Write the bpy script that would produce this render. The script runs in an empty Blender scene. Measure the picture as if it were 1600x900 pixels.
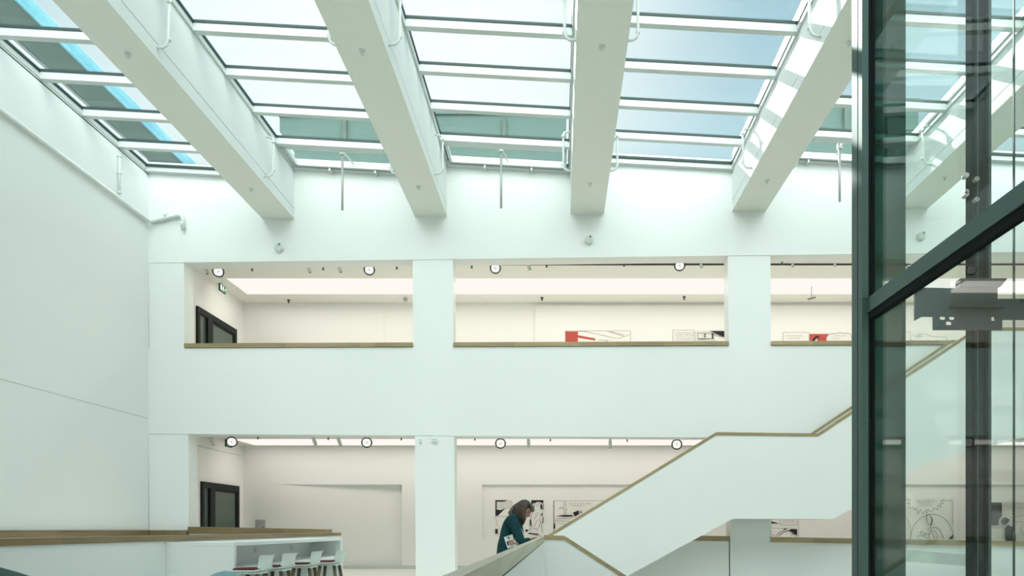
import bpy, bmesh, math, random
from mathutils import Vector, Matrix
random.seed(7)
scene = bpy.context.scene
COL = scene.collection

# ------------------------------------------------------------------ measured frame of the hall
F = 1050.0            # focal length in pixels of the 1600 wide frame
CX, HY = 875.0, 826.0 # vanishing point of the hall's long axis
E = 1.2               # eye height above the first floor
D = 15.4              # far wall of the hall
G = 20.0              # far wall of the galleries
FL2 = 4.45            # second floor level
CE1, CE2 = 3.66, 7.92 # gallery ceilings
XL = -9.43            # left wall

def at(px, py, Y):
    return Vector(((px - CX) * Y / F, Y, E + (HY - py) * Y / F))
def xa(px, Y): return (px - CX) * Y / F
def za(py, Y): return E + (HY - py) * Y / F

# ------------------------------------------------------------------ materials
def nmat(name):
    m = bpy.data.materials.new(name); m.use_nodes = True
    nt = m.node_tree; nt.nodes.clear()
    out = nt.nodes.new('ShaderNodeOutputMaterial')
    return m, nt, out
def paint(name, col, rough=0.6, spec=0.3, metal=0.0, noise=0.03, scale=3.0, bump=0.0, emit=None, es=0.0):
    m, nt, out = nmat(name)
    b = nt.nodes.new('ShaderNodeBsdfPrincipled')
    b.inputs['Roughness'].default_value = rough
    b.inputs['Specular IOR Level'].default_value = spec
    b.inputs['Metallic'].default_value = metal
    tc = nt.nodes.new('ShaderNodeTexCoord')
    n = nt.nodes.new('ShaderNodeTexNoise'); n.inputs['Scale'].default_value = scale; n.inputs['Detail'].default_value = 3
    nt.links.new(tc.outputs['Object'], n.inputs['Vector'])
    mx = nt.nodes.new('ShaderNodeMix'); mx.data_type = 'RGBA'
    mx.inputs['A'].default_value = (*[max(0, c * (1 - noise)) for c in col], 1)
    mx.inputs['B'].default_value = (*[min(1, c * (1 + noise)) for c in col], 1)
    nt.links.new(n.outputs['Fac'], mx.inputs['Factor'])
    nt.links.new(mx.outputs['Result'], b.inputs['Base Color'])
    if bump:
        bp = nt.nodes.new('ShaderNodeBump'); bp.inputs['Strength'].default_value = bump; bp.inputs['Distance'].default_value = .01
        nt.links.new(n.outputs['Fac'], bp.inputs['Height']); nt.links.new(bp.outputs['Normal'], b.inputs['Normal'])
    if emit:
        b.inputs['Emission Color'].default_value = (*emit, 1); b.inputs['Emission Strength'].default_value = es
    nt.links.new(b.outputs[0], out.inputs['Surface'])
    return m
def wood(name, c1, c2, axis=1, rough=.45):
    m, nt, out = nmat(name)
    b = nt.nodes.new('ShaderNodeBsdfPrincipled'); b.inputs['Roughness'].default_value = rough
    tc = nt.nodes.new('ShaderNodeTexCoord'); mp = nt.nodes.new('ShaderNodeMapping')
    sc = [22.0, 22.0, 22.0]; sc[axis] = 0.9
    mp.inputs['Scale'].default_value = sc
    n = nt.nodes.new('ShaderNodeTexNoise'); n.inputs['Scale'].default_value = 1.0; n.inputs['Detail'].default_value = 5; n.inputs['Distortion'].default_value = .6
    mp2 = nt.nodes.new('ShaderNodeMapping'); s2 = [0.01, 0.01, 0.01]; s2[axis] = 0.55; mp2.inputs['Scale'].default_value = s2
    w = nt.nodes.new('ShaderNodeTexVoronoi'); w.inputs['Scale'].default_value = 1.0; w.voronoi_dimensions = '3D'
    nt.links.new(tc.outputs['Object'], mp.inputs['Vector']); nt.links.new(mp.outputs[0], n.inputs['Vector'])
    nt.links.new(tc.outputs['Object'], mp2.inputs['Vector']); nt.links.new(mp2.outputs[0], w.inputs['Vector'])
    mx = nt.nodes.new('ShaderNodeMix'); mx.data_type = 'RGBA'
    mx.inputs['A'].default_value = (*c1, 1); mx.inputs['B'].default_value = (*c2, 1)
    mr = nt.nodes.new('ShaderNodeMapRange'); mr.inputs['From Min'].default_value = .3; mr.inputs['From Max'].default_value = .7
    nt.links.new(n.outputs['Fac'], mr.inputs['Value']); nt.links.new(mr.outputs[0], mx.inputs['Factor'])
    hv = nt.nodes.new('ShaderNodeHueSaturation')
    mr2 = nt.nodes.new('ShaderNodeMapRange'); mr2.inputs['To Min'].default_value = .8; mr2.inputs['To Max'].default_value = 1.15
    sp = nt.nodes.new('ShaderNodeSeparateColor'); nt.links.new(w.outputs['Color'], sp.inputs[0])
    nt.links.new(sp.outputs[0], mr2.inputs['Value']); nt.links.new(mr2.outputs[0], hv.inputs['Value'])
    nt.links.new(mx.outputs['Result'], hv.inputs['Color']); nt.links.new(hv.outputs[0], b.inputs['Base Color'])
    nt.links.new(b.outputs[0], out.inputs['Surface'])
    return m
def glass(name, tint, ior=1.45, rough=0.0, refl=1.0):
    m, nt, out = nmat(name)
    t = nt.nodes.new('ShaderNodeBsdfTransparent'); t.inputs[0].default_value = (*tint, 1)
    g = nt.nodes.new('ShaderNodeBsdfGlossy'); g.inputs['Roughness'].default_value = rough; g.inputs['Color'].default_value = (.9, .97, .95, 1)
    lw = nt.nodes.new('ShaderNodeLayerWeight'); lw.inputs['Blend'].default_value = .5
    pw_ = nt.nodes.new('ShaderNodeMath'); pw_.operation = 'POWER'; pw_.inputs[1].default_value = 5
    nt.links.new(lw.outputs['Facing'], pw_.inputs[0])
    mu = nt.nodes.new('ShaderNodeMath'); mu.operation = 'MULTIPLY_ADD'; mu.inputs[1].default_value = .9*refl; mu.inputs[2].default_value = .04*refl
    nt.links.new(pw_.outputs[0], mu.inputs[0])
    mx = nt.nodes.new('ShaderNodeMixShader')
    nt.links.new(mu.outputs[0], mx.inputs[0]); nt.links.new(t.outputs[0], mx.inputs[1]); nt.links.new(g.outputs[0], mx.inputs[2])
    nt.links.new(mx.outputs[0], out.inputs['Surface'])
    return m
def emission(name, col, s):
    m, nt, out = nmat(name)
    e = nt.nodes.new('ShaderNodeEmission'); e.inputs[0].default_value = (*col, 1); e.inputs[1].default_value = s
    nt.links.new(e.outputs[0], out.inputs['Surface'])
    return m
def ribbed(name, c1, c2, scale):
    m, nt, out = nmat(name)
    b = nt.nodes.new('ShaderNodeBsdfPrincipled'); b.inputs['Roughness'].default_value = .4
    tc = nt.nodes.new('ShaderNodeTexCoord')
    n = nt.nodes.new('ShaderNodeTexNoise'); n.inputs['Scale'].default_value = .9; n.inputs['Detail'].default_value = 2
    w = nt.nodes.new('ShaderNodeTexWave'); w.bands_direction = 'Z'; w.inputs['Scale'].default_value = scale; w.inputs['Distortion'].default_value = 1.0
    w.inputs['Detail Scale'].default_value = .4
    nt.links.new(tc.outputs['Object'], n.inputs['Vector']); nt.links.new(tc.outputs['Object'], w.inputs['Vector'])
    mx = nt.nodes.new('ShaderNodeMix'); mx.data_type = 'RGBA'; mx.inputs['A'].default_value = (*c1, 1); mx.inputs['B'].default_value = (*c2, 1)
    ad = nt.nodes.new('ShaderNodeMath'); ad.operation = 'MULTIPLY_ADD'; ad.inputs[1].default_value = .5
    nt.links.new(w.outputs['Fac'], ad.inputs[0]); 
    mu = nt.nodes.new('ShaderNodeMath'); mu.operation = 'MULTIPLY'; mu.inputs[1].default_value = .6
    nt.links.new(n.outputs['Fac'], mu.inputs[0]); nt.links.new(mu.outputs[0], ad.inputs[2])
    nt.links.new(ad.outputs[0], mx.inputs['Factor'])
    nt.links.new(mx.outputs['Result'], b.inputs['Base Color']); nt.links.new(mx.outputs['Result'], b.inputs['Emission Color'])
    b.inputs['Emission Strength'].default_value = .15  # faint glow put into the cladding colour, though it is no lamp
    nt.links.new(b.outputs[0], out.inputs['Surface'])
    return m

M = {}
M['wall'] = paint('wall_paint', (.862, .892, .878), .42, .35, noise=.012, scale=.7)
M['beamside'] = paint('beam_side_dimmed', (.75, .79, .775), .55, .25, noise=.012, scale=.7)  # beam white darkened on the sides to tone down the light there
M['soffit'] = paint('beam_underside_lifted', (.88, .90, .83), .6, .2, noise=.012, scale=.7)  # same beam white made lighter to lift the dim undersides
M['gallery'] = paint('gallery_paint', (.86, .87, .845), .7, .2, noise=.01, scale=.7)
M['gceil'] = paint('gallery_ceiling_paint', (.88, .885, .83), .8, .1, noise=.01)
M['floor'] = paint('pale_floor', (.84, .84, .77), .35, .4, noise=.04, scale=1.5)
M['seam'] = paint('shadow_gap', (.60, .65, .62), .8, .1)
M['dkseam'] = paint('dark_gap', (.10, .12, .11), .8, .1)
M['oak'] = wood('oak', (.33, .25, .13), (.43, .34, .19), 0)
M['oak_y'] = wood('oak_lengthwise', (.20, .135, .06), (.31, .225, .115), 1)
M['oak_mid'] = wood('oak_crosswise', (.20, .135, .06), (.31, .225, .115), 0)
M['oak_light'] = wood('oak_pale', (.43, .40, .27), (.56, .53, .38), 1, .35)
M['oak_dark'] = wood('oak_stained', (.10, .07, .035), (.17, .125, .07), 2)
M['bar'] = paint('white_aluminium', (.60, .645, .625), .35, .5, noise=.01)
M['gasket'] = paint('black_gasket', (.02, .045, .045), .5, .4)
M['skyglass'] = glass('skylight_glass', (.965, .985, .985), 1.4, refl=.6)
M['liftglass'] = glass('lift_glass', (.958, .982, .972), 1.5, refl=.65)
M['tint'] = glass('mirrored_post_tint', (.165, .27, .235), 1.5, refl=.4)
M['tintpale'] = glass('pale_glass_strip', (.88, .92, .90), 1.5, refl=.5)
M['tintdark'] = glass('mirrored_post_tint_dark', (.035, .06, .055), 1.5, refl=.3)
M['steel'] = paint('brushed_steel', (.095, .15, .14), .58, .35, metal=.6, noise=.08, scale=4)
M['steel_dark'] = paint('dark_steel', (.05, .075, .07), .4, .5, metal=.4, noise=.08, scale=6)
M['machine'] = paint('lift_machinery_paint', (.03, .045, .042), .55, .3, noise=.1)
M['black'] = paint('black_line', (.012, .016, .016), .8, .1)
M['ink'] = paint('ink', (.03, .035, .035), .85, .1)
M['paper'] = paint('print_paper', (.86, .855, .81), .8, .1, noise=.01)
M['grey'] = paint('print_grey', (.22, .24, .23), .85, .1)
M['red'] = paint('print_red', (.52, .10, .085), .8, .1)
M['panel'] = emission('light_panel_glow', (1.0, .93, .875), 1.02)
M['lens'] = emission('spot_lens', (1.0, .99, .95), .95)
M['white'] = paint('white_lacquer', (.84, .875, .86), .3, .4, noise=.01)
M['fixture'] = paint('fixture_white', (.74, .79, .75), .4, .3, noise=.01)
M['fixture_dark'] = paint('fixture_dark', (.06, .065, .06), .5, .3)
M['doorframe'] = paint('anthracite_frame', (.015, .022, .02), .6, .2)
M['doorglass'] = paint('dark_door_glass', (.085, .115, .10), .15, .5, noise=.12, scale=2)
M['green'] = paint('exit_green', (.02, .16, .08), .5, .3)
M['signwhite'] = paint('sign_white', (.85, .9, .86), .5, .3, emit=(.9, 1, .92), es=.3)
M['alarm'] = paint('alarm_orange', (.60, .13, .05), .5, .3)
M['boxgrey'] = paint('metal_cover', (.50, .52, .48), .4, .4, metal=.3)
M['cushion'] = paint('maroon_pad', (.10, .028, .028), .75, .2, noise=.1, scale=30)
M['stoolshell'] = paint('stool_shell', (.74, .80, .77), .35, .4, noise=.01)
M['teal'] = paint('teal_felt', (.25, .40, .42), .9, .1, noise=.08, scale=40)
M['slate'] = paint('slate_felt', (.075, .12, .115), .9, .1, noise=.1, scale=40)
M['skin'] = paint('skin', (.42, .25, .19), .55, .3, noise=.05, scale=20)
M['lips'] = paint('lips', (.35, .10, .09), .5, .3)
M['eyewhite'] = paint('eye', (.6, .6, .58), .3, .4)
M['hair'] = wood('hair_brown', (.014, .009, .006), (.090, .058, .032), 2, .45)
M['cardigan'] = paint('teal_knit', (.012, .055, .065), .85, .15, noise=.22, scale=60, bump=.2)
M['trousers'] = paint('dark_trousers', (.03, .035, .045), .85, .1)
M['shoe'] = paint('shoe_leather', (.03, .025, .02), .4, .3)
M['roofwall'] = paint('roof_wall', (.085, .135, .12), .8, .1, noise=.08, scale=.8)
M['roofwall_left'] = paint('roof_wall_dark', (.085, .12, .105), .8, .1, noise=.1, scale=.6)
M['roofblue'] = ribbed('blue_ribbed_cladding', (.05, .38, .52), (.55, .85, .93), 5.0)
M['roofslab'] = paint('roof_gravel', (.25, .27, .26), .9, .1)

# ------------------------------------------------------------------ mesh builder
class MB:
    def __init__(self): self.bm = bmesh.new(); self.mats = []; self.mi = 0
    def mat(self, m):
        if m not in self.mats: self.mats.append(m)
        self.mi = self.mats.index(m); return self
    def face(self, vs):
        try:
            f = self.bm.faces.new(vs); f.material_index = self.mi; return f
        except ValueError: return None
    def box(self, x0, x1, y0, y1, z0, z1):
        v = [self.bm.verts.new(p) for p in ((x0,y0,z0),(x1,y0,z0),(x1,y1,z0),(x0,y1,z0),(x0,y0,z1),(x1,y0,z1),(x1,y1,z1),(x0,y1,z1))]
        for q in ((0,3,2,1),(4,5,6,7),(0,1,5,4),(1,2,6,5),(2,3,7,6),(3,0,4,7)): self.face([v[i] for i in q])
        return self
    def prism(self, pts, off):      # closed polygon of points, extruded by off
        off = Vector(off); a = [self.bm.verts.new(p) for p in pts]; b = [self.bm.verts.new(Vector(p) + off) for p in pts]
        n = len(pts); self.face(a[::-1]); self.face(b)
        for i in range(n): self.face([a[i], a[(i+1) % n], b[(i+1) % n], b[i]])
        return self
    def flat(self, pts):
        self.face([self.bm.verts.new(p) for p in pts]); return self
    def tube(self, pts, r, n=8, cap=True):
        pts = [Vector(p) for p in pts]; rs = r if isinstance(r, (list, tuple)) else [r] * len(pts)
        rings = []; up = None
        for i, p in enumerate(pts):
            t = (pts[min(i+1, len(pts)-1)] - pts[max(i-1, 0)]).normalized()
            if up is None: up = Vector((0,0,1)) if abs(t.z) < .9 else Vector((1,0,0))
            a = t.cross(up)
            if a.length < 1e-4: a = t.cross(Vector((0,1,0)))
            a.normalize(); b = a.cross(t).normalized(); up = b
            rings.append([self.bm.verts.new(p + (a*math.cos(2*math.pi*k/n) + b*math.sin(2*math.pi*k/n))*rs[i]) for k in range(n)])
        for i in range(len(rings)-1):
            for k in range(n): self.face([rings[i][k], rings[i][(k+1)%n], rings[i+1][(k+1)%n], rings[i+1][k]])
        if cap: self.face(rings[0]); self.face(rings[-1][::-1])
        return self
    def grid(self, rows, close=False):
        vs = [[self.bm.verts.new(p) for p in r] for r in rows]
        for i in range(len(vs)-1):
            n = len(vs[i])
            for k in range(n if close else n-1): self.face([vs[i][k], vs[i][(k+1)%n], vs[i+1][(k+1)%n], vs[i+1][k]])
        return vs
    def ell(self, c, r, seg=20, rings=12):
        c = Vector(c); rows = []
        for i in range(rings+1):
            th = math.pi * i / rings
            rows.append([c + Vector((r[0]*math.sin(th)*math.cos(2*math.pi*k/seg), r[1]*math.sin(th)*math.sin(2*math.pi*k/seg), r[2]*math.cos(th))) for k in range(seg)])
        self.grid(rows, True); return self
    def build(self, name, m=None, parent=None, smooth=False, bevel=0):
        bm = self.bm
        if bevel:
            bmesh.ops.bevel(bm, geom=list(bm.edges), offset=bevel, segments=2, affect='EDGES', profile=.6, clamp_overlap=True)
        bmesh.ops.remove_doubles(bm, verts=list(bm.verts), dist=1e-6)
        bmesh.ops.recalc_face_normals(bm, faces=list(bm.faces))
        me = bpy.data.meshes.new(name); bm.to_mesh(me); bm.free()
        mats = [m] if m is not None else self.mats
        for k in mats: me.materials.append(k if not isinstance(k, str) else M[k])
        if smooth:
            for p in me.polygons: p.use_smooth = True
        o = bpy.data.objects.new(name, me); COL.objects.link(o)
        if parent is not None: o.parent = parent
        return o

def setp(o, label=None, cat=None, group=None, kind=None):
    if label: o['label'] = label
    if cat: o['category'] = cat
    if group: o['group'] = group
    if kind: o['kind'] = kind
    return o
def empty(name, loc, label, cat, group=None, kind=None):
    o = bpy.data.objects.new(name, None); o.location = loc; o.empty_display_size = .2; COL.objects.link(o)
    return setp(o, label, cat, group, kind)
def part(mb, name, m, root, smooth=False, bevel=0, label=None):
    """world coordinates mesh -> child of a root standing at its location (no rotation)"""
    o = mb.build(name, m, None, smooth, bevel)
    w = Vector((0,0,0)); r = root
    while r is not None: w += r.location; r = r.parent
    o.data.transform(Matrix.Translation(-w)); o.parent = root
    if label: o['label'] = label
    return o
def recentre(o):
    """put the origin of a one-mesh thing at its base"""
    bb = [Vector(c) for c in o.bound_box]
    c = sum(bb, Vector()) / 8; c.z = min(b.z for b in bb)
    o.data.transform(Matrix.Translation(-c)); o.location = o.location + c
    return o
def thing(mb, name, m, label, cat, group=None, kind=None, smooth=False, bevel=0):
    return setp(recentre(mb.build(name, m, None, smooth, bevel)), label, cat, group, kind)
def struct(mb, name, m, label, smooth=False):
    return setp(mb.build(name, m, None, smooth), label, name.split('_')[0], None, 'structure')
def copy_tree(o, parent=None):
    c = o.copy(); COL.objects.link(c)
    if parent is not None: c.parent = parent
    for ch in list(o.children): copy_tree(ch, c)
    return c

# ------------------------------------------------------------------ hall shell
def yt2(x): return 410 - .0125*(x-288)     # head of the upper openings
def ys2(x): return 537 - .0040*(x-288)     # top of the upper sill
def yt1(x): return 678 + .0070*(x-294)     # head of the lower openings
def ys1(x): return 837 + .0175*(x-1090)    # top of the lower rail
XR = 15.6
PXR = CX + XR*F/D
WT = .40                                   # thickness of the gallery front
EPS = .012
mb = MB()
def wq(pts, y0=D): mb.prism([at(x, y, D) + Vector((0, y0-D, 0)) for x, y in pts], (0, WT-(y0-D), 0))
x0 = CX + XL*F/D
BX = [(410,460,342), (648.4,698.4,338.7), (891.3,943.8,334.2), (1144,1196.5,330), (1397,1450,325.5), (1652,1706,321)]
zl_list = [8.29, 8.36, 8.43, 8.49, 8.555, 8.62]
edge = [x0] + [v for b in BX for v in b[:2]]
tops = []
for i in range(6):                          # follows the falling foot of each glazing strip
    e0, e1 = edge[2*i], edge[2*i+1]
    for e in (e0, e1): tops.append((e, HY - (zl_list[i] - .055*(e-e0)*D/F)*F/D + 6))
tops.append((PXR, tops[-1][1]))
wq(tops + [(PXR, yt2(PXR)), (x0, yt2(x0))])                                  # band above
wq([(x0, ys2(x0)+7), (PXR, ys2(PXR)+7), (PXR, yt1(PXR)), (x0, yt1(x0))])                           # spandrel band
for a, b in ((x0, 287), (644.5, 707.5), (1137.8, 1204), (1634, PXR)):                              # upper piers
    wq([(a, yt2(a)), (b, yt2(b)), (b+.8, ys2(b)+7), (a+.8, ys2(a)+7)], D+EPS)
for a, b in ((x0, 293.5), (648, 709.5), (1140, 1204), (1634, PXR)):                                # lower piers
    wq([(a, yt1(a)), (b, yt1(b)), (b+2, 970), (a+2, 970)], D+EPS)
for a, b in ((985, 1140), (1204, 1634)):
    wq([(a, ys1(a)+8), (b, ys1(b)+8), (b, 1180), (a, 1180)], D+.05)
wq([(294, 832), (510, 836), (510, 970), (294, 970)], D+.05)
struct(mb, 'wall_back', M['wall'], 'white gallery front wall of the hall with six wide openings on two storeys')

mb = MB(); mb.box(XL-.3, XL, -6, D, 1.17, 9.62).box(XL-.3, XL-.05, -6, D, -4.45, 1.17)
struct(mb, 'wall_left', M['wall'], 'tall plain white left wall of the hall')
mb = MB()
mb.prism([at(0, 591.3, 1)*0 + Vector((XL-.002, 9.43*F/875*k, E + (HY-592)/875*9.43 + dz)) for k, dz in ((.3, .008), (D/(9.43*F/875), .008), (D/(9.43*F/875), -.008), (.3, -.008))], (.006, 0, 0))
struct(mb, 'trim_1', M['seam'], 'thin shadow joint running along the left wall')
mb = MB(); mb.box(XR, XR+.3, -6, G+.2, -4.45, 9.9)
struct(mb, 'wall_right', M['wall'], 'white right wall of the hall beyond the lift')
mb = MB(); mb.box(XL-.3, XR+.3, -6.3, -6, -4.45, 9.9)
struct(mb, 'wall_front', M['wall'], 'white wall behind the viewer')
mb = MB(); mb.box(XL-.3, XR+.3, -6, G+.2, -4.75, -4.45)
struct(mb, 'floor_lower', M['floor'], 'pale floor of the storey below')
mb = MB(); mb.box(-4.62, -.285, -6, D, -.35, 0).box(XL-.05, XR, D, G, -.45, 0)
struct(mb, 'floor', M['floor'], 'pale first floor of hall and gallery')

# galleries
mb = MB()
mb.box(XL-.3, XR, D+WT, G+.2, CE1, FL2)
struct(mb, 'ceiling_lower', M['gceil'], 'ceiling of the lower gallery')
mb = MB(); mb.box(XL-.3, XR, D+WT, G+.2, CE2, CE2+.5)
struct(mb, 'ceiling_upper', M['gceil'], 'ceiling of the upper gallery')
mb = MB(); mb.box(XL-.3, XL, D, G+.2, -.45, CE2+.4)
struct(mb, 'wall_gallery_left', M['gallery'], 'cream end wall of both galleries with dark doors')
# gallery far wall with its niches
mb = MB()
mb.box(XL, XR, G+.25, G+.45, -.45, CE2+.3)
zt, zr = za(757, G), xa(628, G); xl = xa(437, G)
mb.box(XL, XR, G, G+.25, zt, CE1+.05)                     # above the lower niches
mb.box(XL, xl, G, G+.25, -.45, zt)
mb.prism([(xl, G, zt), (zr, G+.22, zt), (zr, G+.25, zt), (xl, G+.25, zt)], (0, 0, -zt-.45))
mb.box(zr, xa(753, G), G, G+.25, -.45, zt)
zb = za(843, G)
mb.box(xa(753, G), XR, G+.08, G+.25, -.45, zt)
mb.box(xa(753, G), XR, G, G+.08, -.45, zb)
mb.box(XL, XR, G, G+.25, CE1+.05, CE2+.05)
mb.box(xa(405, G), xa(600, G), G-.025, G, FL2, za(483, G))
mb.box(xa(836, G), XR, G-.06, G, FL2, za(478, G))
struct(mb, 'wall_gallery_back', M['gallery'], 'cream far wall of both galleries with shallow niches and panels')
mb = MB(); mb.box(xa(437, G)-1.2, xa(753, G), G-.012, G, 0, .10)
struct(mb, 'baseboard_gallery', M['seam'], 'low grey baseboard along the lower gallery wall')
mb = MB(); mb.prism([(XL, xa, z) for xa, z in ((16.2, 3.36), (19.9, 3.36), (19.9, 3.345), (16.2, 3.345))], (.012, 0, 0))
struct(mb, 'trim_2', M['seam'], 'thin line above the lower gallery door')

# luminous ceilings
for nm, lab, cz, pts in (('ceiling_light', 'long glowing luminous strip in the upper gallery ceiling', CE2, ((353,435),(383,459))),
                         ('ceiling_light', 'long glowing luminous strip in the lower gallery ceiling', CE1, ((369,686),(390,695)))):
    ya = (cz-E)*F/(HY-pts[0][1]); yb = (cz-E)*F/(HY-pts[1][1])
    mb = MB(); mb.box(-8.95, XR-.4, ya, yb, cz-.014, cz-.001)
    thing(mb, nm, M['panel'], lab, 'ceiling light')

# oak sills of the openings
def cap(a, b, fy, y0, th, name, label, m='oak'):
    mb = MB(); mb.prism([at(a, fy(a), D) + Vector((0, y0-D, 0)), at(b, fy(b), D) + Vector((0, y0-D, 0)), at(b, fy(b)+th, D) + Vector((0, y0-D, 0)), at(a, fy(a)+th, D) + Vector((0, y0-D, 0))], (0, WT+.02, 0))
    mb.mat('x'); return struct(mb, name, M[m], label)
cap(288.5, 645.3, ys2, D-.03, 6.5, 'trim_3', 'oak sill of the upper left opening')
cap(708.5, 1138.6, ys2, D-.03, 6.5, 'trim_4', 'oak sill of the upper middle opening')
cap(1204.5, 1634, ys2, D-.03, 6.5, 'trim_5', 'oak sill of the upper right opening')
cap(985, 1140, ys1, D-.02, 8, 'trim_6', 'dark oak rail cap beside the pier under the stairs')
cap(1204, 1634, ys1, D-.02, 8, 'trim_7', 'dark oak rail cap right of the pier under the stairs')
cap(294.5, 510, lambda x: 823+.0186*(x-295), D-.03, 11, 'trim_8', 'oak cap of the parapet in the lower left opening', 'oak_mid')
mb = MB(); mb.box(XL-.05, XL+.10, -6, D, .98, 1.165).box(XL+.10, xa(294, D), D-.10, D+EPS, .98, 1.165)
struct(mb, 'trim_9', M['oak_y'], 'oak rail board along the foot of the left wall')

# ------------------------------------------------------------------ roof: beams and skylights
BX = [(410,460,342), (648.4,698.4,338.7), (891.3,943.8,334.2), (1144,1196.5,330), (1397,1450,325.5), (1652,1706,321)]
Y0R = -3.0
beams = []
names_b = ['first ceiling beam from the left wall', 'second ceiling beam from the left wall', 'middle ceiling beam seen almost end-on', 'fourth ceiling beam with sun patches on its side', 'ceiling beam seen through the lift glass', 'ceiling beam at the far right above the lift']
for (a, b, y), lab in zip(BX, names_b):
    xa_, xb_, zb_ = xa(a, D), xa(b, D), za(y, D)
    g = .22
    prof = [(xa_, zb_), (xb_, zb_), (xb_, zb_+g), (xb_-.012, zb_+g), (xb_-.012, zb_+g+.018), (xb_, zb_+g+.018), (xb_, 9.82), (xa_, 9.82), (xa_, zb_+g+.018), (xa_+.012, zb_+g+.018), (xa_+.012, zb_+g), (xa_, zb_+g)]
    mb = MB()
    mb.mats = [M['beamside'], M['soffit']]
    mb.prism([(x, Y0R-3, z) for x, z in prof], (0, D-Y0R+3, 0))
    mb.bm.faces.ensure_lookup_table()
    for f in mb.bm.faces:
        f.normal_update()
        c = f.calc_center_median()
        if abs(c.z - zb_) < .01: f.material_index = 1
    o = mb.build('ceiling_beam', None)
    setp(o, lab + ', white and deep', 'beam', 'deep white beams under the skylights', 'structure')
    beams.append((xa_, xb_, zb_))

SP = D*.0704
YB = [D - SP*j for j in range(16)]          # lines of the glazing bars, from the far wall
def bay(n, xl, xr, zl, zr, label, vents=False):
    """one strip of roof glass between two beams; falls slightly to the right"""
    root = setp(bpy.data.objects.new('window_%d' % n, None), label, 'skylight', 'skylight strips between the beams', 'structure')
    COL.objects.link(root); root.location = ((xl+xr)/2, YB[0], zl)
    z = lambda x: zl + (zr-zl)*(x-xl)/(xr-xl)
    fw = .04
    ye = YB[-1]
    mb = MB()                                # frame along the beams and the wall
    for s, x in ((0, xl), (1, xr-fw)):
        mb.prism([(x, ye, z(x)-.13), (x+fw, ye, z(x+fw)-.13), (x+fw, ye, z(x+fw)+.06), (x, ye, z(x)+.06)], (0, D-ye, 0))
    mb.prism([(xl, D-.12, z(xl)-.15), (xr, D-.12, z(xr)-.15), (xr, D-.12, z(xr)+.06), (xl, D-.12, z(xl)+.06)], (0, .14, 0))
    part(mb, 'frame', M['bar'], root)
    mb = MB()
    for x, sg in ((xl+fw, 1), (xr-fw, -1)):
        mb.prism([(x, ye, z(x)-.035), (x+sg*.015, ye, z(x)-.035), (x+sg*.015, ye, z(x)+.02), (x, ye, z(x)+.02)], (0, D-.12-ye, 0))
    mb.prism([(xl+fw, D-.15, z(xl+fw)-.05), (xr-fw, D-.15, z(xr-fw)-.05), (xr-fw, D-.15, z(xr-fw)+.0), (xl+fw, D-.15, z(xl+fw)+.0)], (0, .031, 0))
    part(mb, 'seal', M['gasket'], root)
    for j, y in enumerate(YB[1:], 1):
        mb = MB()
        mb.mats = [M['bar'], M['gasket']]
        mb.prism([(xl+fw, y, z(xl+fw)-.15), (xr-fw, y, z(xr-fw)-.15), (xr-fw, y, z(xr-fw)-.02), (xl+fw, y, z(xl+fw)-.02)], (0, .11, 0))
        mb.mi = 1
        mb.prism([(xl+fw, y-.012, z(xl+fw)-.022), (xr-fw, y-.012, z(xr-fw)-.022), (xr-fw, y-.012, z(xr-fw)+.022), (xl+fw, y-.012, z(xl+fw)+.022)], (0, .13, 0))
        part(mb, 'glazing_bar', None, root)
        mb = MB()
        ya, yb = y, YB[j-1]
        mb.prism([(xl+fw-.02, ya, z(xl+fw)), (xr-fw+.02, ya, z(xr-fw)), (xr-fw+.02, yb, z(xr-fw)), (xl+fw-.02, yb, z(xl+fw))], (0, 0, .012))
        part(mb, 'glass_pane', M['skyglass'], root)
    if vents:                                # inner opening sash of the last row
        mb = MB(); ya, yb = YB[1]+.12, YB[0]-.16; a, b = xl+fw+.05, xr-fw-.05; q = .06
        for (x1, x2, y1, y2) in ((a, b, ya, ya+.13), (a, b, yb-.05, yb), (a, a+q, ya, yb), (b-q, b, ya, yb)):
            mb.prism([(x1, y1, z(x1)-.13), (x2, y1, z(x2)-.13), (x2, y1, z(x2)-.03), (x1, y1, z(x1)-.03)], (0, y2-y1, 0))
        for fx in (.3, .7):
            x1 = a + (b-a)*fx
            mb.box(x1-.02, x1+.02, yb-.02, D, z(x1)-.20, z(x1)-.12)
        part(mb, 'vent_sash', M['bar'], root)
    return root
BAYX = [XL-.02] + [v for b in beams for v in (b[0], b[1])]
zl_list = [8.29, 8.36, 8.43, 8.49, 8.555, 8.62]
labs = ['roof glazing strip next to the left wall with dark wall beyond', 'roof glazing strip between first and second beam with opened vent', 'roof glazing strip left of the middle beam with opened vent',
        'roof glazing strip right of the middle beam, plain sky behind', 'roof glazing strip seen partly through the lift glass', 'roof glazing strip at the far right seen through the lift']
for i in range(6):
    xl, xr = BAYX[2*i], BAYX[2*i+1]
    w = xr - xl
    bay(i+1, xl, xr, E+zl_list[i], E+zl_list[i]-.055*w, labs[i], vents=i in (1, 2, 4))
# roof slab round the glass (outside)
mb = MB()
mb.box(XL-.6, XR+.6, D+.02, G+1.5, 9.30, 9.52).box(XL-.6, XR+.6, -6.5, YB[-1], 9.6, 9.9).box(beams[-1][1], XR+.6, YB[-1], D, 9.7, 9.9)
mb.box(XL-.6, XL-.02, -6.5, D, 9.52, 9.7).box(XL-.6, XR+.6, D+WT, D+WT+.2, CE2+.5, 9.30)
struct(mb, 'roof', M['roofslab'], 'flat roof round the skylights')
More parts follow.
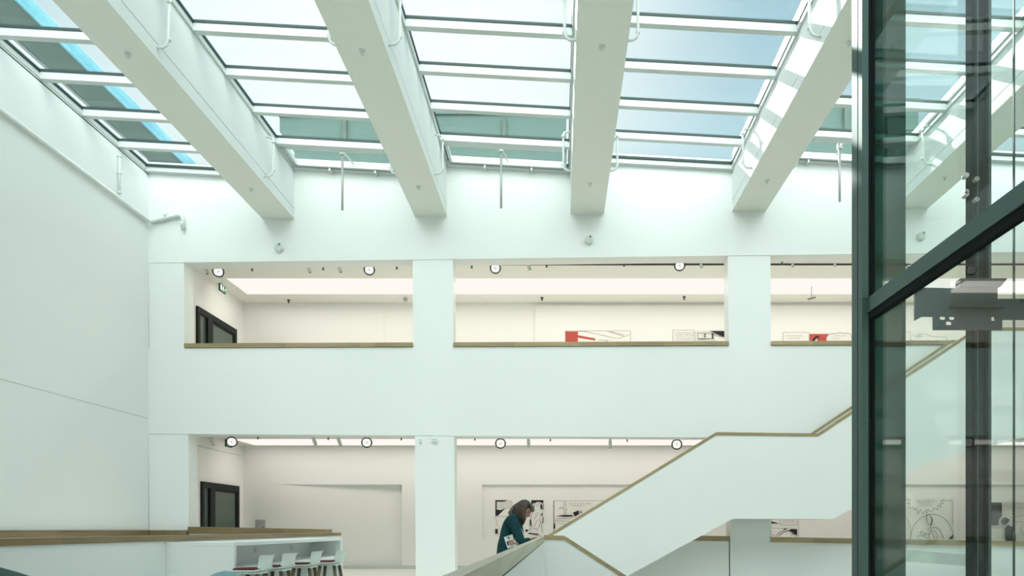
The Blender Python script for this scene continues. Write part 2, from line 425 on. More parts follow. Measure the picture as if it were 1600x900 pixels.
# small joint beside the left skylight
mb = MB(); mb.box(XL, XL+.004, -3, D, E+8.29-.19, E+8.29-.165)
struct(mb, 'trim_10', M['dkseam'], 'dark joint along the left edge of the skylight')

# things outside on the roof
mb = MB(); xw = -12.0
mb.box(xw-3, xw, 4, 34, 9.5, E+11.62)
r = empty('rooftop_building', (xw-1.5, 18, 9.5), 'dark rooftop building with blue ribbed upper edge outside the left skylight', 'building')
part(mb, 'wall', M['roofwall_left'], r)
mb = MB(); mb.box(xw-3, xw+.02, 4, 34, E+11.62, E+12.02)
for k in range(7): mb.box(xw+.02, xw+.05, 4, 34, E+11.64+k*.055, E+11.665+k*.055)
part(mb, 'ribbed_cladding', M['roofblue'], r)
def roofbox(pa, pb, py, Y, dep, label, pole, bot=9.52):
    xa_, xb_, zt_ = xa(pa, Y), xa(pb, Y), za(py, Y)
    r = empty('rooftop_building', ((xa_+xb_)/2, Y+dep/2, bot), label, 'building')
    mb = MB(); mb.box(xa_, xb_, Y, Y+dep, bot, zt_)
    part(mb, 'wall', M['roofwall'], r)
    mb = MB(); mb.box(xa_-.015, xb_+.015, Y-.06, Y+dep, zt_, zt_+.12); mb.box(xa_, xb_, Y-.03, Y, zt_-.75, zt_-.70)
    part(mb, 'coping', M['roofwall'], r)
    for p in pole:
        mb = MB(); x = xa(p, Y); mb.box(x-.05, x+.05, Y-.10, Y, zt_-.8, zt_-.1)
        part(mb, 'downpipe', M['roofwall_left'], r)
roofbox(437, 672, 183, 19.0, 4, 'green grey rooftop block outside the second skylight strip', [540])
roofbox(676, 884, 180, 19.0, 4, 'green grey rooftop block outside the third skylight strip', [788])
roofbox(1225, 1435, 162, 19.0, 4, 'green grey rooftop block outside the fifth skylight strip', [1320])

# sprinkler pipes looping down the beam sides, nozzles below
PIPE = 'white sprinkler pipes on the beams'
which = ['first', 'second', 'middle', 'fourth', 'fifth']
def loop_pipe(bi, side, Y, label):
    xa_, xb_, zb_ = beams[bi]
    x = xa_ if side < 0 else xb_
    s = side
    pts = [(x+s*.02, Y+.05, zb_+1.0), (x+s*.14, Y+.05, zb_+.98), (x+s*.17, Y+.04, zb_+.9), (x+s*.17, Y, zb_+.35), (x+s*.165, Y, zb_+.26), (x+s*.14, Y, zb_+.20), (x+s*.09, Y, zb_+.165), (x+s*.0, Y, zb_+.16)]
    r = empty('sprinkler_pipe', (x, Y, zb_+.16), label, 'pipe', PIPE)
    pp_ = part(MB().tube(pts, .022, 8), 'pipe', M['fixture'], r, True)
    for zz in (.88, .3): part(MB().tube([(x+s*.17, Y+.02, zb_+zz-.02), (x+s*.17, Y+.02, zb_+zz+.02)], .032, 8), 'coupling', M['fixture'], pp_, True)
for bi in range(5):
    for side in (-1, 1):
        for k, Y in ((0, 10.15), (1, 13.85)):
            loop_pipe(bi, side, Y, 'white bent pipe on the %s side of the %s ceiling beam, %s' % ('left' if side < 0 else 'right', which[bi], 'near the far wall' if k else 'nearer the viewer'))
for bi in range(5):
    for k, Y in ((0, 10.05), (1, 14.05)):
        xa_, xb_, zb_ = beams[bi]; x = (xa_+xb_)/2
        mb = MB(); mb.tube([(x, Y, zb_), (x, Y, zb_-.012)], .05, 14).tube([(x, Y, zb_-.01), (x, Y, zb_-.06)], .014, 8).tube([(x, Y, zb_-.06), (x, Y, zb_-.066)], .03, 10)
        thing(mb, 'fire_sprinkler', M['fixture'], 'small sprinkler head under the %s ceiling beam, %s' % (which[bi], 'near the far wall' if k else 'nearer the viewer'), 'sprinkler', 'sprinkler heads under the beams', smooth=False)
# motor spindles of the roof vents
for px, pb, bi, lab in ((535, 328, 1, 'thin hanging vent spindle between first and second beam'), (783, 325, 2, 'thin hanging vent spindle left of the middle beam'), (1312, 315, 4, 'thin hanging vent spindle beside the lift post')):
    Y = 14.75; x = xa(px, Y); zt_ = za(px*0 + {535: 237, 783: 233, 1312: 228}[px], Y); zb_ = za(pb, Y)
    r = empty('vent_spindle', (x, Y, zb_), lab, 'vent opener', 'spindles of the roof vents')
    part(MB().tube([(x, Y, zb_), (x, Y, zt_)], .026, 8), 'spindle', M['boxgrey'], r, True)
    mb = MB(); zz = E + zl_list[bi] - .12
    for s, y2 in ((-1, Y-.30), (1, Y-.30), (1, Y+.42)):
        part(MB().tube([(x + s*.02, Y, zt_-.02), (x + s*.11, y2, zz)], .02, 6), 'bracket', M['bar'], r)
    part(MB().box(x-.05, x+.05, Y-.05, Y+.05, zt_-.07, zt_+.05), 'motor_head', M['bar'], r)

# pipe runs on the left and far wall
r = empty('wall_pipe', (XL, 8, 8.2), 'long white pipe running along the left wall below the skylight', 'pipe')
zp = E + .7455*9.40
part(MB().tube([(XL+.06, 1, zp), (XL+.06, D-.12, zp), (XL+.10, D-.06, zp), (xa(282, D), D-.06, za(338, D)), (xa(287, D), D-.06, za(341, D)), (xa(289, D), D-.06, za(360, D))], .045, 8), 'pipe', M['fixture'], r, True)
for k in range(3, 15, 2): part(MB().box(XL, XL+.06, k-.02, k+.02, zp-.03, zp+.03), 'clip', M['fixture'], r)
for p, q in ((262, 339), (288, 352)): part(MB().tube([(xa(p, D)-.03, D-.06, za(q, D)), (xa(p, D)+.03, D-.06, za(q, D))], .06, 8), 'clip', M['fixture'], r)
Yv = 9.40*F/(CX-186)
r = empty('wall_pipe', (XL, Yv, za(303, Yv)), 'short upright white pipe on the left wall under the skylight edge', 'pipe')
part(MB().tube([(XL+.04, Yv, za(303, Yv)), (XL+.04, Yv, za(242, Yv))], .025, 8), 'pipe', M['fixture'], r, True)
for q in (301, 271, 244): part(MB().tube([(XL+.04, Yv, za(q+1, Yv)), (XL+.04, Yv, za(q-2, Yv))], .04, 8), 'clip', M['fixture'], r)
# detectors on the far wall
for px, py, lab in ((437, 388, 'small white wall detector above the upper left opening'), (920, 376, 'small white wall detector above the upper middle opening'), (1438, 370, 'small white wall detector seen through the lift glass')):
    p = at(px, py, D)
    r = empty('wall_detector', p, lab, 'detector', 'wall detectors above the openings')
    hd_ = part(MB().tube([p + Vector((0, .0, 0)), p + Vector((0, -.05, 0)), p + Vector((0, -.09, -.01))], [.10, .10, .07], 14), 'housing', M['fixture'], r)
    part(MB().tube([p + Vector((.03, -.06, .05)), p + Vector((.03, -.11, .05))], [.03, .025], 10), 'lens', M['grey'], hd_)
# little plates on the lower pier
for px, py, w, h, lab in ((657, 688, 4, 7, 'narrow white call plate at the head of the lower pier'), (679, 687, 10, 7, 'wide white call plate at the head of the lower pier')):
    a, b = at(px-w/2, py-h/2, D), at(px+w/2, py+h/2, D)
    mb = MB(); mb.box(a.x, b.x, D-.035, D+EPS, b.z, a.z)
    r = thing(mb, 'wall_plate', M['white'], lab, 'wall plate', bevel=.006)
    mb = MB(); mb.box(a.x+.02, b.x-.02, D-.042, D-.035, (a.z+b.z)/2-.012, (a.z+b.z)/2+.012)
    part(mb, 'slot', M['seam'], r)

# ------------------------------------------------------------------ track spots
def track(cz, Y, label, x1):
    mb = MB(); mb.box(XL+.3, x1, Y-.02, Y+.02, cz-.035, cz-.001)
    return thing(mb, 'light_track', M['fixture_dark'], label, 'light track')
YT2, YT1 = 17.05, 17.5
track(CE2, YT2, 'dark lighting track across the upper gallery ceiling', XR-.6)
track(CE1, YT1, 'dark lighting track across the lower gallery ceiling', XR-.6)
def round_spot(px, py, Y, cz, label, grp):
    c = at(px, py, Y)
    r = empty('round_spotlight', (c.x, Y, cz-.035), label, 'spotlight', grp)
    d = (Vector((0, 0, E)) - c).normalized(); d = (d + Vector((0, 0, -.25))).normalized()
    part(MB().box(c.x-.03, c.x+.03, Y-.03, Y+.03, c.z+.07, cz-.036), 'stem', M['fixture'], r)
    hd_ = part(MB().tube([c - d*.06, c - d*.03, c + d*.03], [.05, .13, .142], 24), 'lamp_head', M['fixture_dark'], r)
    u = Vector((0, 0, 1)).cross(d).normalized(); v = d.cross(u)
    q = []
    for k in range(20):
        a = 2*math.pi*k/20; rr = .105 / max(abs(math.cos(a))**.6 + .0, abs(math.sin(a))**.6, .8)
        q.append(c + d*.032 + (u*math.cos(a) + v*math.sin(a))*min(rr, .112))
    part(MB().flat(q), 'lens', M['lens'], hd_)
    mb = MB()
    for s in (1, -1):
        mb.prism([c + d*.034 + u*(-.022) + v*(-.022*s) + u*.005, c + d*.034 + u*.022 + v*.022*s + u*.005, c + d*.034 + u*.022 + v*.022*s - u*.005, c + d*.034 + u*(-.022) + v*(-.022*s) - u*.005], d*.002)
    part(mb, 'filament', M['grey'], hd_)
def tube_spot(px, py, Y, cz, lean, label, grp):
    c = at(px, py, Y)
    r = empty('cylinder_spotlight', (c.x, Y, cz-.035), label, 'spotlight', grp)
    part(MB().box(c.x-.03, c.x+.03, Y-.03, Y+.03, c.z+.08, cz-.036), 'stem', M['fixture'], r)
    hd_ = part(MB().tube([c + Vector((-lean*.05, 0, .09)), c + Vector((lean*.05, .03, -.10))], .045, 12), 'lamp_head', M['fixture'], r)
    e = c + Vector((lean*.05, .03, -.10)); dd = Vector((lean*.1, .03, -.19)).normalized()
    part(MB().tube([e + dd*.001, e + dd*.006], .036, 12), 'lens', M['grey'], hd_)
RS2 = [(341,424,'above the dark door of the upper gallery'), (577,421,'at the right end of the upper left opening'), (774,418.5,'at the left end of the upper middle opening'), (1062,414.5,'near the right end of the upper middle opening'), (1382,409.5,'first seen through the lift glass upstairs'), (1424,409.5,'second seen through the lift glass upstairs')]
for px, py, l in RS2: round_spot(px, py, YT2, CE2, 'round bright spotlight ' + l, 'round spotlights of the upper gallery')
RS1 = [(362,690,'beside the green exit sign downstairs'), (573,691,'at the right of the lower left opening'), (782,692.5,'at the left of the lower middle opening'), (1057.5,694,'just above the stair rail'), (1398,699,'seen through the lift glass downstairs')]
for px, py, l in RS1: round_spot(px, py, YT1, CE1, 'round bright spotlight ' + l, 'round spotlights of the lower gallery')
TS2 = [(321,421,'leftmost under the upper gallery ceiling'), (482,419,'left of a pair in the upper left opening'), (530,418.5,'right of a pair in the upper left opening'), (826,414.5,'beside the left round spotlight of the upper middle opening'), (1095,411.5,'at the right end of the upper middle opening'), (1238,410,'first in the upper right opening'), (1304,409,'next to the lift post upstairs')]
for px, py, l in TS2: tube_spot(px, py, YT2, CE2, .6, 'pale cylinder spotlight ' + l, 'cylinder spotlights of the upper gallery')
TS1 = [(331,689,'leftmost in the lower left opening'), (491,689,'left of a pair in the lower left opening'), (530,690,'right of a pair in the lower left opening'), (826,692,'beside the left round spotlight of the lower middle opening'), (953.5,694,'in the middle of the lower middle opening'), (1494,697,'behind the lift guide rail')]
for px, py, l in TS1: tube_spot(px, py, YT1, CE1, .6 if px < 700 else .1, 'pale cylinder spotlight ' + l, 'cylinder spotlights of the lower gallery')
# sprinklers / detectors on gallery ceilings
def ceil_dot(px, py, cz, name, label, grp, rad=.03, m='fixture_dark'):
    Y = (cz-E)*F/(HY-py); x = xa(px, Y)
    mb = MB(); mb.tube([(x, Y, cz), (x, Y, cz-.02)], rad*1.3, 10).tube([(x, Y, cz-.02), (x, Y, cz-.075)], rad*.6, 8).tube([(x, Y, cz-.075), (x, Y, cz-.085)], rad, 8)
    thing(mb, name, M[m], label, 'sprinkler', grp)
for px, where in ((394, 'before the strip, right of the spotlight above the door'), (505, 'before the strip, in the middle of the upper left opening'), (620, 'before the strip, at the right end of the upper left opening'), (737, 'before the strip, at the left end of the upper middle opening'), (854, 'before the strip, left of centre in the upper middle opening'), (975, 'before the strip, right of centre in the upper middle opening'), (1222, 'before the strip, at the left end of the upper right opening')):
    ceil_dot(px, 418.5-.0125*(px-394)-.5, CE2, 'ceiling_sprinkler', 'tiny dark sprinkler upstairs ' + where, 'sprinklers of the upper gallery')
for px, py, where in ((451, 468.5, 'in the upper left opening'), (847, 465, 'left of centre in upper middle opening'), (1069, 463.5, 'right of centre in the upper middle opening')):
    ceil_dot(px, py, CE2, 'ceiling_sprinkler', 'tiny dark ceiling sprinkler behind the luminous strip ' + where, 'sprinklers of the upper gallery', .035)
for px, py, where in ((403, 682, 'in the lower left opening, left'), (513, 683, 'in the lower left opening, middle'), (627, 683.5, 'in the lower left opening, right'), (742, 684, 'in the lower middle opening, left'), (860, 685, 'in the lower middle opening, middle'), (980, 686, 'in the lower middle opening, right')):
    ceil_dot(px, py-.7, CE1, 'ceiling_sprinkler', 'tiny dark ceiling sprinkler downstairs ' + where, 'sprinklers of the lower gallery', .028)
# hanging projector / bracket dots
Yq = 19.6; p = at(634, 468, Yq)
mb = MB(); mb.tube([(p.x, Yq, CE2), (p.x, Yq, p.z+.05)], .012, 8).tube([p + Vector((0,0,.06)), p + Vector((0,-.05,-.02)), p + Vector((0,-.08,-.08))], [.05, .06, .04], 12)
thing(mb, 'ceiling_camera', M['boxgrey'], 'small grey dome camera under the upper gallery ceiling beside the pier', 'camera')
Yq = 18.6; p = at(1268, 466, Yq)
mb = MB(); mb.tube([(p.x, Yq, CE2), (p.x, Yq, p.z+.04)], .012, 8).tube([p + Vector((-.10,0,-.02)), p + Vector((.10,0,.03))], .03, 10)
thing(mb, 'ceiling_camera', M['grey'], 'small tilted camera under the upper gallery ceiling in the right opening', 'camera')

# ------------------------------------------------------------------ doors, signs, boxes
def gdoor(n, y0, y1, z0, z1, ym, label):
    root = setp(bpy.data.objects.new('door_%d' % n, None), label, 'door', None, 'structure'); COL.objects.link(root); root.location = (XL, (y0+y1)/2, z0)
    t = .11
    mb = MB(); mb.box(XL-.02, XL+.06, y0, y0+t, z0, z1).box(XL-.02, XL+.06, y1-t, y1, z0, z1).box(XL-.02, XL+.06, y0+t, y1-t, z1-.16, z1)
    part(mb, 'door_frame', M['doorframe'], root)
    mb = MB(); mb.box(XL-.02, XL+.075, ym-.13, ym+.13, z0, z1-.16)
    part(mb, 'mullion', M['doorframe'], root)
    part(MB().box(XL-.01, XL+.01, y0+t, ym-.13, z0, z1-.16), 'glass_pane', M['doorglass'], root)
    lf = part(MB().box(XL, XL+.03, ym+.13, ym+.19, z0, z1-.16).box(XL, XL+.03, y1-t-.06, y1-t, z0, z1-.16).box(XL, XL+.03, ym+.19, y1-t-.06, z1-.22, z1-.16), 'door_leaf', M['doorframe'], root)
    part(MB().box(XL-.01, XL+.012, ym+.19, y1-t-.06, z0, z1-.22), 'glass_pane', M['doorglass'], lf)
    part(MB().box(XL, XL+.025, y1-.01, y1+.16, z0, z1+.02), 'reveal', M['gallery'], root)
    part(MB().tube([(XL+.09, ym+.2, z0+1.0), (XL+.13, ym+.2, z0+1.02), (XL+.13, ym+.34, z0+1.02)], .012, 8), 'handle', M['steel'], lf)
gdoor(1, 17.4, 19.5, FL2, 6.97, 18.0, 'dark framed glass double door of the upper gallery')
gdoor(2, 17.62, 19.65, 0, 2.44, 18.12, 'dark framed glass double door of the lower gallery')
def exit_sign(px, py, Y, cz, label):
    c = at(px, py, Y); r = empty('exit_sign', c, label, 'exit sign', 'green exit signs')
    hw, hh = .16, .10
    part(MB().box(c.x-.01, c.x+.01, c.y-.008, c.y+.008, c.z+hh, cz), 'hanger', M['fixture'], r)
    part(MB().box(c.x-.02, c.x+.02, c.y-hw, c.y+hw, c.z-hh, c.z+hh), 'panel', M['green'], r)
    mb = MB(); X = c.x+.022
    def q(pts): mb.flat([(X, c.y + a*hw, c.z + b*hh) for a, b in pts])
    q([(-.85,-.6),(-.35,-.6),(-.35,.7),(-.85,.7)])                     # door
    q([(.05,.35),(.2,.35),(.28,.52),(.2,.7),(.05,.7),(-.03,.52)])      # running figure
    q([(-.12,.25),(.2,.25),(.12,-.2),(-.12,-.2)]); q([(-.12,-.2),(.05,-.2),(-.1,-.7),(-.25,-.7)]); q([(.02,-.2),(.16,-.15),(.4,-.5),(.3,-.62)])
    q([(.5,-.12),(.72,-.12),(.72,-.4),(.95,0),(.72,.4),(.72,.12),(.5,.12)])
    part(mb, 'pictogram', M['signwhite'], r)
exit_sign(347.5, 451, 17.9, CE2, 'small green exit sign hanging above the upper gallery door')
exit_sign(357, 693, 18.2, CE1, 'small green exit sign hanging above the lower gallery door')
Ya = 9.43*F/(CX-298.5)
mb = MB(); mb.box(XL, XL+.07, Ya-.12, Ya+.12, FL2+1.02, FL2+1.28)
r = thing(mb, 'alarm_box', M['alarm'], 'orange red alarm box on the wall beside the upper gallery door', 'alarm', bevel=.01)
part(MB().box(XL+.068, XL+.075, Ya-.06, Ya+.06, FL2+1.09, FL2+1.2), 'button_plate', M['signwhite'], r)
a, b = at(400, 812, G), at(415, 830, G)
mb = MB(); mb.box(a.x, b.x, G-.03, G, b.z, a.z)
r = thing(mb, 'wall_hatch', M['boxgrey'], 'small grey metal service hatch on the lower gallery wall', 'hatch', bevel=.004)
part(MB().box(b.x-.08, b.x-.04, G-.045, G-.03, b.z+.06, b.z+.12), 'lock', M['black'], r)

# ------------------------------------------------------------------ comic prints on the gallery walls
class Art:
    def __init__(self, Y): self.mb = MB(); self.Y = Y; self.n = 0
    def fill(self, m, pts):
        self.n += 1; self.mb.mat(M[m]); dy = -.0135 - .0006*self.n
        self.mb.flat([at(x, y, self.Y) + Vector((0, dy, 0)) for x, y in pts]); return self
    def line(self, pts, w=.5, m='ink'):
        self.n += 1; self.mb.mat(M[m]); dy = -.0135 - .0006*self.n
        for (x1, y1), (x2, y2) in zip(pts, pts[1:]):
            L = math.hypot(x2-x1, y2-y1) or 1; nx, ny = -(y2-y1)/L*w/2, (x2-x1)/L*w/2
            self.mb.flat([at(x, y, self.Y) + Vector((0, dy, 0)) for x, y in ((x1+nx,y1+ny),(x2+nx,y2+ny),(x2-nx,y2-ny),(x1-nx,y1-ny))])
        return self
    def arc(self, cx, cy, rx, ry, a0, a1, w=.5, n=18, m='ink'):
        return self.line([(cx + rx*math.cos(math.radians(a0+(a1-a0)*k/n)), cy - ry*math.sin(math.radians(a0+(a1-a0)*k/n))) for k in range(n+1)], w, m)
    def letters(self, x0, x1, ys, h=1.6):      # hand lettering too small to read in the photograph
        rnd = random.Random(int(x0*10))
        for y in ys:
            x = x0 + rnd.random()*1.5
            while x < x1:
                w = .7 + rnd.random()*.7
                self.line([(x, y+h/2), (x+w*.4, y-h/2), (x+w, y+h/2*(1 if rnd.random() > .5 else -1))], .28, 'grey')
                x += w + (.5 if rnd.random() > .2 else 1.6)
        return self
    def rect(self, x0, y0, x1, y1, w=.5, m='ink'): return self.line([(x0,y0),(x1,y0),(x1,y1),(x0,y1),(x0,y0)], w, m)
    def done(self, x0, y0, x1, y1, label, paperm='paper'):
        self.mb.mat(M[paperm]); a, b = at(x0, y0, self.Y), at(x1, y1, self.Y)
        self.mb.box(a.x, b.x, self.Y-.0135, self.Y-.002, b.z, a.z)
        return thing(self.mb, 'comic_print', None, label, 'wall print', 'black and white comic prints on the gallery walls')
YR = G+.08
A = Art(YR)                                   # figure in pale suit, behind the woman
A.fill('ink', [(774,781.5),(793,781.5),(788,784),(776,784),(776,796),(782,797),(790,794),(778,806),(774,806)])
A.fill('ink', [(830,781.5),(849,781.5),(849,786),(843,784.5),(838,784.5),(833,787),(830,789)])
A.rect(776.5, 783, 800, 794, .4); A.letters(778, 799, (785.3, 787.5, 789.7, 791.8), 1.1)
A.line([(773.5,807.5),(796,806.5)], .4); A.line([(774,808),(778,822)], .4); A.fill('ink', [(774,826.5),(778,826.5),(778,834),(774,834)])
A.arc(842, 792, 7.5, 8.5, -40, 190, .8); A.arc(843, 793, 5, 6, -30, 170, .4); A.fill('ink', [(844,789),(847,788),(847.5,795),(845,796)])
A.line([(835,797),(831,803),(829,812),(831,820),(828,829)], .6); A.line([(847,800),(849,812),(846,822),(848,832)], .6)
A.fill('ink', [(828,812),(830.2,812),(829.8,821.5),(827.6,821.5)]); A.fill('ink', [(845,804),(848,801.5),(848,803.5),(844.5,807)]); A.fill('ink', [(848,809),(849.3,809),(849,817),(847.8,817)])
for q in (((836,804),(840,801),(843,803)), ((835,810),(838,806),(841,805)), ((836,818),(840,812)), ((842,822),(846,815)), ((834,823),(837,819)), ((839,828),(844,821)), ((832,827),(836,825),(839,829)), ((843,810),(845,818))): A.line(q, .5)
A.fill('ink', [(826,832.5),(842,834.2),(841,836),(826,834.5)]); A.fill('ink', [(822,827),(826,828),(824,831),(820,830)])
A.line([(834,836),(848,838)], .5)
A.done(772.5, 780.5, 850.5, 846, 'comic print of a pale suited figure behind the leaning woman')
A = Art(YR)                                   # figure on a rock by the sea
A.rect(865, 782.5, 962, 848, .4); A.line([(865.5,783),(865.5,836)], .7); A.fill('ink', [(865,815),(867,819),(868,826),(865,826)])
A.line([(881,784),(883,784),(884,788),(881.5,789),(880,786),(881,784)], .4); A.line([(881.5,789),(879.5,796),(885.5,796.5),(884,789)], .4); A.line([(881.5,797),(882,806)], .5); A.line([(884.5,797),(885,806)], .5); A.line([(880,793),(873.5,794.5)], .7)
A.letters(888, 923, (786.8,), 1.7); A.letters(892, 914, (790.2,), 1.7)
A.fill('ink', [(869,806.5),(881,804.6),(895,805),(895,807),(882,807.5)]); A.line([(868,811),(880,810),(892,811.5)], .4); A.line([(867,824),(868,813),(892,815),(893,822)], .4); A.line([(870,817),(888,819)], .3)
A.fill('ink', [(895,801),(904,797.5),(905,803),(898,807)]); A.fill('grey', [(906,798.5),(909.5,799),(909,802),(906,801)])
A.done(864, 781.8, 963, 848, 'comic print of a small figure on a rock beside the stair rail')
A = Art(YR)                                   # under the stairs
A.rect(1205, 811, 1247.5, 850, .35); A.fill('ink', [(1205,814.5),(1219,818.5),(1205,818)]); A.rect(1219, 808, 1245.5, 820.5, .4); A.letters(1222, 1243, (813.5, 816.5), 1.4)
A.line([(1205,825.2),(1222,825.4)], .4); A.fill('ink', [(1222,825.6),(1231,825.8),(1226,827.6)]); A.fill('ink', [(1231,829.5),(1236,826.4),(1245,827),(1245,836),(1240,834),(1236,831)])
A.line([(1212,836.5),(1219,831),(1228,826.5)], .6); A.line([(1216,838),(1223,832),(1232,828.5)], .8); A.line([(1206,834),(1210,838)], .6); A.arc(1240, 839, 5, 4.5, 10, 150, .7)
A.done(1204, 806, 1248, 852, 'comic print with black brush strokes below the stair landing')
A = Art(YR)                                   # burst balloon with hand
zig = []
pts_out = [(1413,779),(1420,780),(1416,787),(1421,786),(1417,793),(1421,795)]
A.line([(1415,780.5),(1422,780.5),(1416.5,787),(1422,786),(1418.5,792.5),(1421,795),(1425,791.5),(1429,797.5),(1431.5,793.5),(1433.5,803),(1438.5,796),(1441.5,803.5),(1446.5,796.5),(1447.5,804),(1449.5,796),(1452,799.5),(1457,798),(1458,794),(1465,796.5),(1465,790),(1470.5,793),(1467,787.5),(1474,787),(1469,782.5),(1475.5,782.5),(1473,779)], .6)
A.letters(1431, 1459, (782, 784.6), 1.5); A.letters(1436, 1452, (787,), 1.5); A.letters(1434, 1456, (789.6,), 1.5)
A.line([(1476,782.3),(1486.8,782.3),(1486.8,822)], .5); A.arc(1455, 843, 33.5, 39.5, -10, 190, .7, 30); A.arc(1404, 830, 18, 26, -60, 50, .5)
A.fill('ink', [(1488,833),(1485.5,838),(1480,842.5),(1487,842.5)])
A.line([(1449,804),(1446,807),(1447,814),(1450,820),(1454,820.5),(1455.5,814),(1454,808),(1451,804.5),(1449,804)], .9); A.fill('ink', [(1453,807),(1455.8,812),(1454.5,820),(1452.5,820),(1454,813)])
A.line([(1453,820),(1453.5,830)], .9); A.arc(1451, 827, 2.5, 2.5, 0, 360, .6, 12)
A.line([(1455,825),(1461,824),(1467,828),(1470,835),(1473,842.5)], .8); A.line([(1456,829),(1461,831),(1463,836),(1462,842)], .7); A.line([(1450,842),(1450,834),(1453,831),(1457,836),(1459,842)], .8)
A.line([(1449,835),(1442,833),(1438,830),(1436,832),(1440,837),(1448,841)], .8); A.line([(1441,838),(1433,837),(1431,839),(1436,842)], .7); A.fill('ink', [(1441,836),(1445,834.5),(1444,837)])
A.done(1405, 776, 1489.5, 852, 'comic print of a raised hand under a jagged balloon behind the lift glass')
A = Art(YR)
A.fill('ink', [(1544.5,785),(1565,785),(1565,806),(1560.5,812),(1560,820.5),(1544.5,821)])
A.letters(1568, 1640, (786.5, 790, 793.6), 2.0); A.arc(1567, 817, 6, 8, 20, 190, 1.0); A.fill('ink', [(1562,813),(1568,809),(1575,812),(1572,817),(1566,820),(1562,819)])
A.line([(1543,822),(1572,820.5)], .6); A.line([(1544,824)] + [(1545+k*2, 825.5 if k % 2 else 823.2) for k in range(11)], .5); A.fill('ink', [(1567,826),(1572,820.5),(1579,823),(1584,836),(1584,846),(1568,846)])
A.line([(1576,809),(1590,806),(1612,805)], .5); A.line([(1590,826),(1600,840),(1612,838)], .6); A.line([(1592,826),(1594,821),(1612,821)], .5); A.line([(1580,815),(1596,816)], .4)
A.done(1540, 780, 1660, 852, 'comic print with a black doorway and dark armchair behind the lift glass')
Y2 = G-.06                                    # upstairs
A = Art(Y2)
A.fill('red', [(883.5,518),(903,518),(903,560),(883.5,560)]); A.fill('red', [(903,524),(930,529),(930,532.3),(903,528)]); A.rect(883.5, 517.2, 985, 562, .4)
for q in (((913,518),(963,529)), ((949,518),(974,525.5)), ((953,518),(975,524)), ((964,530),(984,523)), ((935,531),(950,533)), ((903,518),(915,518))): A.line(q, .45)
A.letters(945, 955, (532,), 1.2)
A.done(883, 517, 985.5, 562, 'comic print with a red block and red bar upstairs')
A = Art(Y2)
A.rect(1051.5, 516.3, 1084.5, 560, .45); A.letters(1055, 1082, (520, 522.8, 525.8, 529.5, 532), 1.4); A.rect(1086, 519, 1116, 552, .35)
A.fill('ink', [(1108,518),(1131,518),(1131,528),(1124,525),(1117,521.5)]); A.rect(1089.5, 521.5, 1112.5, 530, .6); A.fill('ink', [(1111.5,522),(1113.8,521.5),(1113.8,530.8),(1111.8,530.2)]); A.line([(1090,531),(1113,530.2)], .9); A.line([(1098.5,523),(1103,523)], .9); A.line([(1100.7,523),(1100.7,527.5)], 1.4); A.line([(1098.5,527.5),(1103,527.5)], .9)
A.done(1051, 515.8, 1131.5, 562, 'comic print with a lettered box and a drawn plate upstairs')
A = Art(Y2)
A.rect(1223.2, 519.5, 1264, 560, .4); A.letters(1227, 1253, (525,), 1.8); A.letters(1231, 1249, (529,), 1.6)
A.fill('red', [(1264.5,522.3),(1294,522.3),(1290,527),(1291,533),(1292,560),(1264.5,560)]); A.fill('ink', [(1268,532),(1272,527.5),(1275,525),(1279,526),(1279.5,529),(1276,527.5),(1273,531),(1279,532),(1276,534),(1268,534)]); A.fill('paper', [(1272,533),(1275,530),(1277.5,533),(1277,540),(1272,540)])
A.line([(1290,529),(1293,524),(1299,521.5),(1305,522),(1311,520),(1317,521),(1324,520.5),(1329,524),(1331,533)], .5); A.letters(1301, 1320, (525.2,), 1.5); A.letters(1298, 1310, (529.5,), 1.5)
A.done(1222.5, 519, 1332, 562, 'comic print with red centre and cloud shaped balloon upstairs')
A = Art(Y2)
A.line([(1413,520),(1422,518.5),(1423,533)], .4); A.line([(1424,524),(1432,521.5),(1446,522),(1455,526),(1478,527),(1480,533)], .4); A.line([(1428,526),(1438,524)], .7); A.line([(1432,528),(1442,525)], .5)
A.done(1385, 517, 1481, 562, 'faint comic print of an outline drawing seen through the lift upstairs')

# ------------------------------------------------------------------ staircase along the far wall
YS, YF = 14.3, 15.33
def zf(px, py): return at(px, py, YS)
top = [(851.5, 839), (1119, 675.5), (1278, 677.5), (1527, 512), (1700, 512)]
bot = [(820, 1005.5), (1145, 810.5), (1303, 811), (1440, 727), (1700, 655)]
root = empty('staircase', (xa(1000, YS), YS, 0), 'white solid sided staircase with oak handrail rising to the upper gallery', 'staircase')
def side(y, th, name):
    mb = MB()
    T = [Vector((zf(*p).x, y, zf(*p).z - .05)) for p in top]; B = [Vector((zf(*p).x, y, zf(*p).z)) for p in bot]
    T[0].x = zf(851.5, 839).x
    B[0] = Vector((T[0].x, y, -.45)); Bm = Vector((zf(893.5, 962).x, y, -.45))
    poly = T + B[::-1]
    poly = T + [B[4], B[3], B[2], B[1], Bm, B[0]]
    mb.prism(poly, (0, th, 0)); part(mb, name, M['wall'], root)
    mb = MB(); hh = .065
    for a, b in zip(T, T[1:]):
        up = Vector((0, 0, hh)); a2, b2 = a - Vector((0, .012, .012)), b - Vector((0, .012, .012))
        mb.prism([a2, b2, b2 + up, a2 + up], (0, th+.024, 0))
    part(mb, 'handrail', M['oak'], root)
side(YS, .09, 'side_wall'); side(YF-.07, .07, 'side_wall')
mb = MB()                                      # the flights themselves
